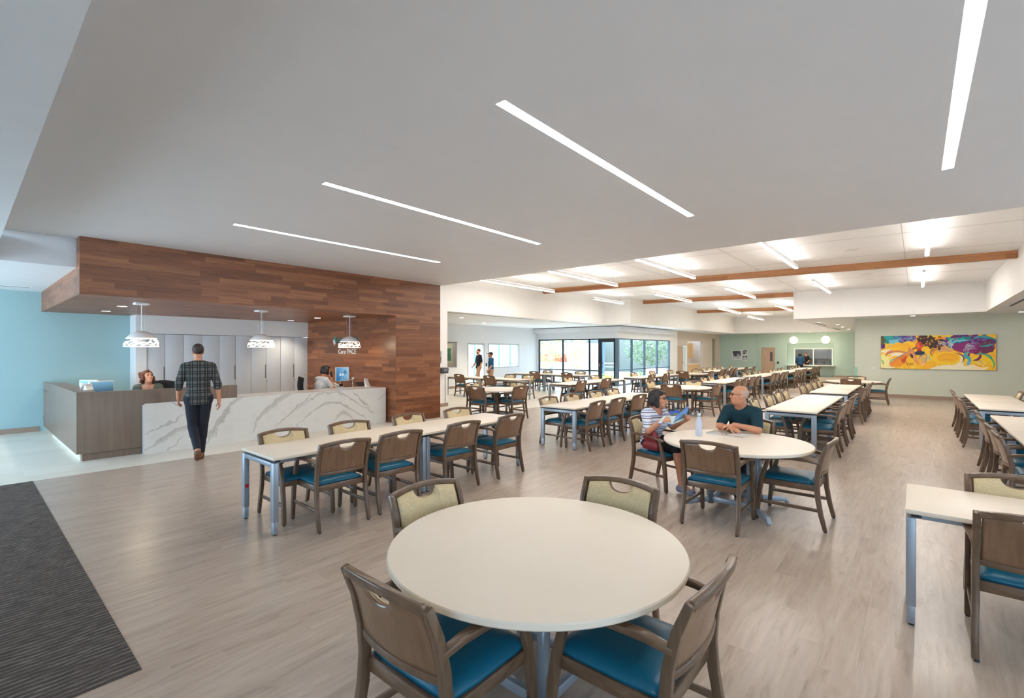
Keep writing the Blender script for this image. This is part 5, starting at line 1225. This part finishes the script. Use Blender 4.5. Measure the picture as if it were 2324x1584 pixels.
# the couple at the round table
J = sitting(.02, head=(.0, .045, 1.118), neck=(0, .0, .975), chest=(0, -.03, .82), shL=(-.165, .0, .935), shR=(.165, -.03, .935), elR=(.245, .07, .735), wrR=(.185, .20, .855), elL=(-.225, .12, .745), wrL=(-.215, .285, .845), pelvis=(0, -.06, .56),
            hipL=(-.085, -.04, .55), hipR=(.085, -.04, .55), knR=(.09, .37, .54), knL=(-.07, .38, .58), anR=(.10, .44, .10), toR=(.11, .58, .04), anL=(.04, .62, .27), toL=(.07, .76, .25))
HP = dict(R=dict(d=(-.55, .6, .35), up=(.35, .5, .7), side=(-.2, .5, .8), curl=.85), L=dict(d=(.15, .75, .45), up=(-.9, .1, .2), side=(.1, -.3, .9), curl=.95))
W = person('smiling dark-haired woman in a striped top holding a brochure', (5.93, 2.60, 0), math.radians(170), J, dict(skin=M['skin2'], shirt=M['stripe'], pants=M['blackT'], shoe=M['shoe'], hair=M['hairb']), .0065, 'bob', look=(-.30, .95, .03), female=True, sleeve=.40, bulk=.96, short=.52, handpose=HP, glasses=True, neckdrop=.02)
J = sitting(.16, head=(-.02, .24, 1.19), neck=(0, .12, 1.035), chest=(0, .05, .86), shL=(-.18, .13, .975), shR=(.172, .11, .975), elL=(-.25, .28, .785), elR=(.20, .29, .785), wrR=(.02, .43, .790), wrL=(-.02, .40, .835))
HP = dict(R=dict(d=(-1, .22, -.05), up=(0, .25, 1), side=(0, 1, .1), curl=.75), L=dict(d=(.95, .30, -.28), up=(.1, .2, 1), side=(0, 1, 0), curl=.35))
person('smiling bald man with glasses in a dark teal T-shirt', (6.595, 1.68, 0), math.radians(84), J, dict(skin=M['skin2'], shirt=M['tealT'], pants=M['navy'], shoe=M['dark'], hair=M['hairg'], brow=M['hairg']), .0065, 'bald', look=(.93, .62, .04), sleeve=.40, bulk=1.04, glasses=True, handpose=HP, shirt_in=.016)
# people in the side room and kitchen
J = standing(1.86, knL=(-.10, .14, .52), anL=(-.10, .10, .09), toL=(-.1, .27, .04), knR=(.10, -.04, .50), anR=(.10, -.28, .16), toR=(.1, -.14, .04), elR=(.25, .02, 1.17), wrR=(.24, .18, .98))
person('bearded man in navy top and khaki trousers entering the side room door', (16.02, 15.75, 0), math.radians(68), J, dict(skin=M['skin2'], shirt=M['navy'], pants=M['khaki'], shoe=M['boot'], hair=M['hairb']), .014, 'short', sleeve=.45, beard=True)
person('man in a cap and blue T-shirt following toward the side room door', (15.55, 14.52, 0), math.radians(62), standing(1.70, elL=(-.25, .05, 1.16), wrL=(-.24, .2, .96)), dict(skin=M['skin2'], shirt=M['blueT'], pants=M['khaki'], shoe=M['boot'], hair=M['hairb']), .014, 'short', sleeve=.45, cap=True, hem_drop=.16)
person('person in a slate blue top at the serving window, seen from behind', (37.45, 6.06, 0), math.radians(-90), standing(1.62), dict(skin=M['skin'], shirt=M['blueD'], pants=M['navy'], shoe=M['dark'], hair=M['hairb']), .02, 'bob', sleeve=.7, hands=False, bulk=1.1)
person('dark-haired kitchen worker in black behind the serving window', (39.0, 5.95, 0), math.radians(70), standing(1.66, elL=(-.28, .1, 1.15), wrL=(-.22, .3, .98)), dict(skin=M['skin2'], shirt=M['blackT'], pants=M['blackT'], shoe=M['dark'], hair=M['hairb']), .02, 'short', sleeve=.4, hands=False)
# things they hold or have put down
def brochure():
    L = Paint(50, 40, lin(216, 226, 222)); L.put((L.V < .06).astype(float), lin(240, 240, 240)); L.put((L.V > .93).astype(float), lin(24, 74, 170))
    for q in range(4): L.stroke([(.34, .28+.14*q), (.74-.1*(q % 2), .26+.14*q)], .010, lin(110, 120, 130), taper=False)
    R = Paint(50, 40, lin(86, 150, 206)); R.asp = 1.0; k = np.clip((R.V-.55)*4, 0, 1)[..., None]; R.C = R.C*(1-k)+np.array(lin(120, 150, 130))*k
    R.stroke([(.1, .3), (.5, .2), (.9, .12)], .07, lin(130, 150, 210), .7); R.stroke([(.1, .5), (.6, .40), (.95, .3)], .05, lin(210, 190, 200), .6); R.stroke([(0, .72), (.5, .66), (1, .75)], .09, lin(70, 110, 90), .6); R.stroke([(0, .9), (1, .85)], .08, lin(190, 206, 212))
    T = Paint(40, 40, lin(40, 84, 180)); T.blob(.4, .8, .3, .25, lin(90, 140, 60)); T.blob(.7, .85, .25, .2, lin(150, 110, 120))
    return L, R, T
L_, R_, T_ = brochure()
t = thing('brochure', 'open blue and white brochure held by the woman in stripes', 'brochure', (5.9, 2.36, .84))
M['paper'] = M['paint']
def quad(name, p, A, Bq, Cq, Dq):
    o = np.array((5.9, 2.36, .84)); A, Bq, Cq, Dq = (np.array(q)-o for q in (A, Bq, Cq, Dq))
    return painted(name, p, tuple(A), tuple(Bq-A), tuple(Dq-A), M['paper'], t, tuple(Cq-Bq-Dq+A))
quad('left_leaf', L_, (5.731, 2.405, .93), (5.931, 2.325, .914), (5.864, 2.341, .817), (5.624, 2.437, .843))
quad('right_leaf', R_, (5.931, 2.325, .914), (6.14, 2.234, 1.045), (6.092, 2.259, .855), (5.864, 2.341, .817))
quad('top_fold', T_, (5.85, 2.40, .968), (6.06, 2.33, .98), (5.99, 2.30, .935), (5.90, 2.345, .925))
t = thing('water_bottle', 'pale grey steel water bottle standing on the couple\'s table', 'bottle', (5.70, 1.96, TH))
MB().lathe([(.036, 0), (.0375, .006), (.0375, .155), (.034, .175), (.022, .215), (.019, .232)], 32).build('body', plain('pale_bottle_enamel', lin(206, 212, 224), .35), t, smooth=True); MB().lathe([(.022, .232), (.023, .236), (.023, .268), (.020, .272)], 24).build('cap', M['chrome'], t, smooth=True)
t = thing('magazine', 'open magazine under the bald man\'s forearms', 'magazine', (6.03, 1.72, TH), math.radians(84))
P1 = Paint(40, 40, lin(150, 140, 126)); n = P1.noise(5, 31, 3); P1.put(np.clip(n*3-1.2, 0, 1), lin(92, 78, 66)); P1.stroke([(0, .85), (1, .8)], .06, lin(206, 200, 196), taper=False); P1.blob(.6, .3, .2, .15, lin(170, 150, 120))
P2 = Paint(40, 40, lin(226, 222, 218)); P2.put((P2.V > .84).astype(float), lin(190, 150, 110)); P2.blob(.3, .3, .25, .2, lin(206, 210, 226))
def leaf(sgn, lift):
    vs = []; fs = []; n = 12
    for lay in (0, 1):
        for i in range(n+1):
            u = i/n; z = .002+lift*math.sin(min(1, u*1.6)*PI*.62)*(1-.55*u) if lay else .0005
            for y in (-.14, .14): vs.append((sgn*.215*u, y, z))
    N = 2*(n+1)
    for i in range(n):
        a = 2*i; fs += [(a, a+1, a+3, a+2), (N+a, N+a+2, N+a+3, N+a+1), (a, a+2, N+a+2, N+a), (a+1, N+a+1, N+a+3, a+3)]
    fs += [(0, N, N+1, 1), (2*n, 2*n+1, N+2*n+1, N+2*n)]
    return MB().add(vs, fs)
leaf(-1, .012).build('page_block', M['whiteT'], t); leaf(1, .030).build('page_block', M['whiteT'], t)
for nm_, p_, sg, lf in (('printed_page', P1, 1, .030), ('printed_page', P2, -1, .012)):
    o = painted(nm_, p_, (0, -.14, 0), (sg*.215, 0, 0), (0, .28, 0), M['paper'], t)
    co = np.zeros(len(o.data.vertices)*3, np.float32); o.data.vertices.foreach_get('co', co); co = co.reshape(-1, 3); uu = np.abs(co[:, 0])/.215
    co[:, 2] = .0032+lf*np.sin(np.minimum(1, uu*1.6)*PI*.62)*(1-.55*uu); o.data.vertices.foreach_set('co', co.ravel()); o.data.update()
t = thing('handbag', 'dark red leather handbag hanging over the woman\'s chair arm', 'handbag', (5.70, 2.55, .49), math.radians(72))
t['label'] = 'dark red leather handbag on the seat beside the woman in stripes'
S = SDF((-.2, -.12, -.02), (.2, .12, .34), .006); S.cap((-.09, 0, .05), (.09, 0, .05), .05, .05, .03).cap((-.08, 0, .16), (.08, 0, .16), .045, .045, .05).cap((-.06, 0, .235), (.06, 0, .235), .018, .018, .05).half((0, 0, -1), 0.0)
S.build('body', M['red'], t); MB().tube((0, -.051, .13), (0, -.056, .13), .010, 12).build('clasp', M['chrome'], t)
MB().pipe([(-.09, 0, .23), (-.12, 0, .16), (-.14, .0, .05), (-.13, .02, .01)], .006, 6).build('strap', M['dark'], t)
# ================================================================ COURTYARD AND BEYOND
rnd = random.Random(11)
struct('ground', B(21.6, 11.5, -.2, 70, 60, -.06).box(8.0, 16.6, -.2, 21.6, 60, -.06), plain('sunlit_concrete', lin(214, 208, 196), .8))
fw = plain('slate_blue_boards', lin(118, 122, 112), .7)
struct('wall_courtyard_back', B(38.2, 19.5, -.06, 38.4, 40, 3.2).box(38.2, 11.6, -.06, 38.4, 19.5, 3.0), fw)
# neighbouring building with red band
t = thing('building', 'low building with a red-orange band across the courtyard', 'building', (31.0, 21.0, -.06))
B(0, 0, 0, .3, 5.0, .95).build('plinth', plain('pale_plinth', lin(226, 222, 216), .8), t); B(-.04, 0, .95, .3, 5.0, 1.55).build('red_band', plain('red_orange_panel', lin(206, 84, 54), .6), t)
B(0, 0, 1.55, .3, 5.0, 2.5).build('corrugated_panel', veneer('ribbed_panel', [(.3, lin(168, 178, 170)), (.7, lin(206, 212, 204))], 1, 14, .2, .6), t); B(-.5, -.3, 2.5, 1.5, 5.3, 2.62).build('roof', M['grey'], t)
B(.3, 0, 0, 6, 5.0, 2.5).build('wall', plain('pale_render', lin(214, 214, 210), .8), t)
for k, (x, y) in enumerate(((30.2, 25.6), (30.0, 21.6), (27.0, 15.3))):
    tag(B(x, y, -.06, x+.14, y+.14, 3.0).build('post', plain('blue_grey_post', lin(92, 124, 160), .5)), ('blue-grey post beside the red band building, by the tree', 'blue-grey post before the middle of the red band', 'slim post just outside the corner windows')[k], 'post')
t = thing('railing', 'pale blue metal railing crossing the courtyard', 'railing', (27.0, 16.0, -.06))
B(0, -1.5, 1.0, .05, 9.0, 1.06).box(0, -1.5, .78, .05, 9.0, .82).build('rail', plain('pale_rail', lin(182, 206, 226), .4), t)
for q in range(8): B(.0, -1.5+1.5*q, 0, .05, -1.45+1.5*q, 1.0).build('post', M['silver'], t)
tag(B(30.5, 12.6, -.06, 31.5, 14.0, .55).build('planter', plain('terracotta_box', lin(206, 150, 130), .8)), 'terracotta planter box outside the corner windows', 'planter')
t = thing('patio_umbrella', 'closed pale umbrella frame standing in the courtyard', 'umbrella', (28.6, 20.6, -.06))
MB().tube((0, 0, 0), (0, 0, 2.0), .03, 8).build('pole', M['plastic'], t); MB().lathe([(.3, 0), (.3, .08), (.05, .1)], 16).build('base', M['plastic'], t)
m = MB()
for q in range(6): a = 2*PI*q/6; m.tube((0, 0, 1.15), (.45*math.cos(a), .45*math.sin(a), 1.45), .02, 6)
m.build('rib', M['plastic'], t)
def leaves(name, mats, parent, c, r, n, size, seed):
    rr = random.Random(seed); m = MB()
    for q in range(n):
        while True:
            p = Vector((rr.uniform(-1, 1), rr.uniform(-1, 1), rr.uniform(-1, 1)))
            if .25 < p.length < 1: break
        p = Vector((c[0]+p.x*r[0], c[1]+p.y*r[1], c[2]+p.z*r[2])); d = Vector((rr.gauss(0, 1), rr.gauss(0, 1), rr.gauss(0, .7))).normalized(); s = d.orthogonal().normalized()*size*rr.uniform(.25, .4); l = d*size*rr.uniform(.6, 1.3)
        m.add([p, p+l*.5+s, p+l, p+l*.5-s], [(0, 1, 2, 3)])
    return m.build(name, mats, parent, fix=False)
lv1 = plain('yellow_green_leaf', lin(206, 206, 104), .6); lv2 = plain('green_leaf', lin(104, 146, 80), .6); lv3 = plain('dark_leaf', lin(96, 122, 84), .7)
def treeobj(label, x, y, hgt, r, mat, seed, n=900, stems=3, size=.16, name='tree'):
    t = thing(name, label, name.replace('_', ' '), (x, y, -.06), 0, 'courtyard trees' if name == 'tree' else 'courtyard shrubs')
    rr = random.Random(seed); m = MB()
    for q in range(stems):
        a = rr.uniform(0, 6.3); m.pipe([(.05*q, 0, 0), (.25*math.cos(a), .25*math.sin(a), hgt*.4), (r*.5*math.cos(a), r*.5*math.sin(a), hgt*.8)], .028, 6)
    m.build('trunk', plain('pale_bark', lin(186, 178, 156), .8), t)
    leaves('foliage', mat, t, (0, 0, hgt*.62), (r, r, hgt*.42), n, size, seed); return t
treeobj('yellow-green slender tree behind the left-hand courtyard panes', 24.2, 17.9, 3.2, 1.15, lv1, 1, 900)['label'] = 'yellow-green slender tree behind the wall-side courtyard panes'
treeobj('pale leafy tree between the wall-side tree and the red band', 26.2, 16.9, 3.2, .8, lv1, 2, 520)
treeobj('green tree standing close to the slate boards', 27.5, 20.6, 4.4, 1.8, lv2, 3, 900)
treeobj('dark dense tree beyond the corner windows', 33.6, 15.4, 3.4, 1.7, lv3, 4, 1500, size=.2)
treeobj('dark tree against the boards beyond the far panes', 36.6, 13.6, 3.2, 1.1, lv3, 5, 900, size=.18)
for k, (x, y, mt) in enumerate(((22.8, 12.6, lv1), (23.6, 13.6, lv2), (25.4, 12.5, lv1), (26.8, 12.7, lv2), (22.5, 15.2, lv2))):
    treeobj(('low yellow-green shrub outside the glass door', 'low green shrub behind the door shrub', 'low pale shrub under the corner windows', 'low green shrub under the far corner panes', 'low green shrub under the wall-side panes')[k], x, y, .55, .42, mt, 20+k, 260, 2, .12, 'shrub')
# bright passage beyond the side room: walkway screens seen through door and window
t = thing('entry_screen', 'pale blue post screen outside the side room window', 'screen', (15.0, 18.6, -.06))
B(1.2, 0, 1.02, 9, .05, 1.08).build('rail', M['silver'], t)
for q in range(8): B(1.6+1.0*q, 0, 0, 1.68+1.0*q, .06, 3.0).build('post', plain('steel_blue_post', lin(112, 158, 190), .5), t)
struct('wall_passage_back', B(8.5, 23.0, -.06, 28.0, 23.2, 3.4), plain('bright_render', lin(214, 226, 236), .8))
treeobj('pale tree seen through the side room window', 20.4, 20.2, 3.0, .8, lv1, 9, 300)
# ================================================================ LIGHT
w = bpy.data.worlds.new('world'); SC.world = w; w.use_nodes = True
nt = w.node_tree; bg = nt.nodes['Background']
tc = nt.nodes.new('ShaderNodeTexCoord'); sx = nt.nodes.new('ShaderNodeSeparateXYZ'); rp = nt.nodes.new('ShaderNodeValToRGB')
nt.links.new(tc.outputs['Generated'], sx.inputs[0]); nt.links.new(sx.outputs[2], rp.inputs[0]); nt.links.new(rp.outputs[0], bg.inputs[0])
rp.color_ramp.elements[0].position = 0.0; rp.color_ramp.elements[0].color = (.60, .81, 1.0, 1); rp.color_ramp.elements[1].position = .6; rp.color_ramp.elements[1].color = (.44, .68, 1.0, 1)
bg.inputs[1].default_value = 5.0
def sun(name, rot, e, ang, c=(1, .96, .88)):
    l = bpy.data.lights.new(name, 'SUN'); l.energy = e*2.0; l.angle = ang; l.color = c
    o = link(bpy.data.objects.new(name, l)); o.rotation_euler = rot; return o
o = sun('sun', (0, 0, 0), 4.0, .02); o.rotation_euler = Vector((-.35, -.55, -1.15)).to_track_quat('-Z', 'Y').to_euler()
def lamp(name, kind, loc, e, c=(1, .94, .84), **k):
    l = bpy.data.lights.new(name, kind); l.energy = e; l.color = c
    for a, b in k.items(): setattr(l, a, b)
    o = link(bpy.data.objects.new(name, l)); o.location = loc; return o
for x, y in ((2.05, 11.56), (2.07, 13.2), (6.1, 13.4), (6.05, 11.78)):
    lamp('downlight_beam', 'SPOT', (x, y, 2.58), 40, (1, .86, .66), spot_size=1.9, spot_blend=.6, shadow_soft_size=.06)
for x in (2.13, 4.16, 6.20): lamp('pendant_bulb', 'POINT', (x, 10.5, 1.90), 9, (1, .85, .62), shadow_soft_size=.08)
for x, y in ((24.8, 3.3), (27.2, 2.85), (30.2, 2.95), (36.95, 5.45), (12.4, 13.1), (15.4, 14.8)):
    lamp('downlight_beam', 'SPOT', (x, y, 2.98), 90, (1, .88, .70), spot_size=2.0, spot_blend=.6, shadow_soft_size=.06)
for y in (6.35, 4.52): lamp('pendant_bulb', 'POINT', (36.9, y, 2.2), 25, (1, .85, .62), shadow_soft_size=.1)
lamp('kitchen_lamp', 'POINT', (39.3, 5.5, 2.4), 30, (1, .95, .88), shadow_soft_size=.2)
lamp('office_lamp', 'POINT', (14.4, 17.8, 2.6), 18, (1, .95, .85), shadow_soft_size=.2)
# ================================================================ CAMERA
F_, CX_, HY_ = 1075.0, 1162.0, 797.0
A_ = math.atan(918/F_)
cd = bpy.data.cameras.new('camera'); cam = link(bpy.data.objects.new('camera', cd))
cd.sensor_width = 36.0; cd.lens = F_/2324*36; cd.shift_y = (HY_-792)/2324; cd.clip_start = .05; cd.clip_end = 300
cam.location = (0, 0, 1.74); cam.rotation_euler = (PI/2, 0, A_*0 + math.atan2(math.sin(A_), math.cos(A_)) - PI/2)
SC.camera = cam
vs = SC.view_settings; vs.view_transform = 'Standard'; vs.look = 'None'; vs.gamma = 1.0; vs.use_curve_mapping = False; vs.exposure = 0.65
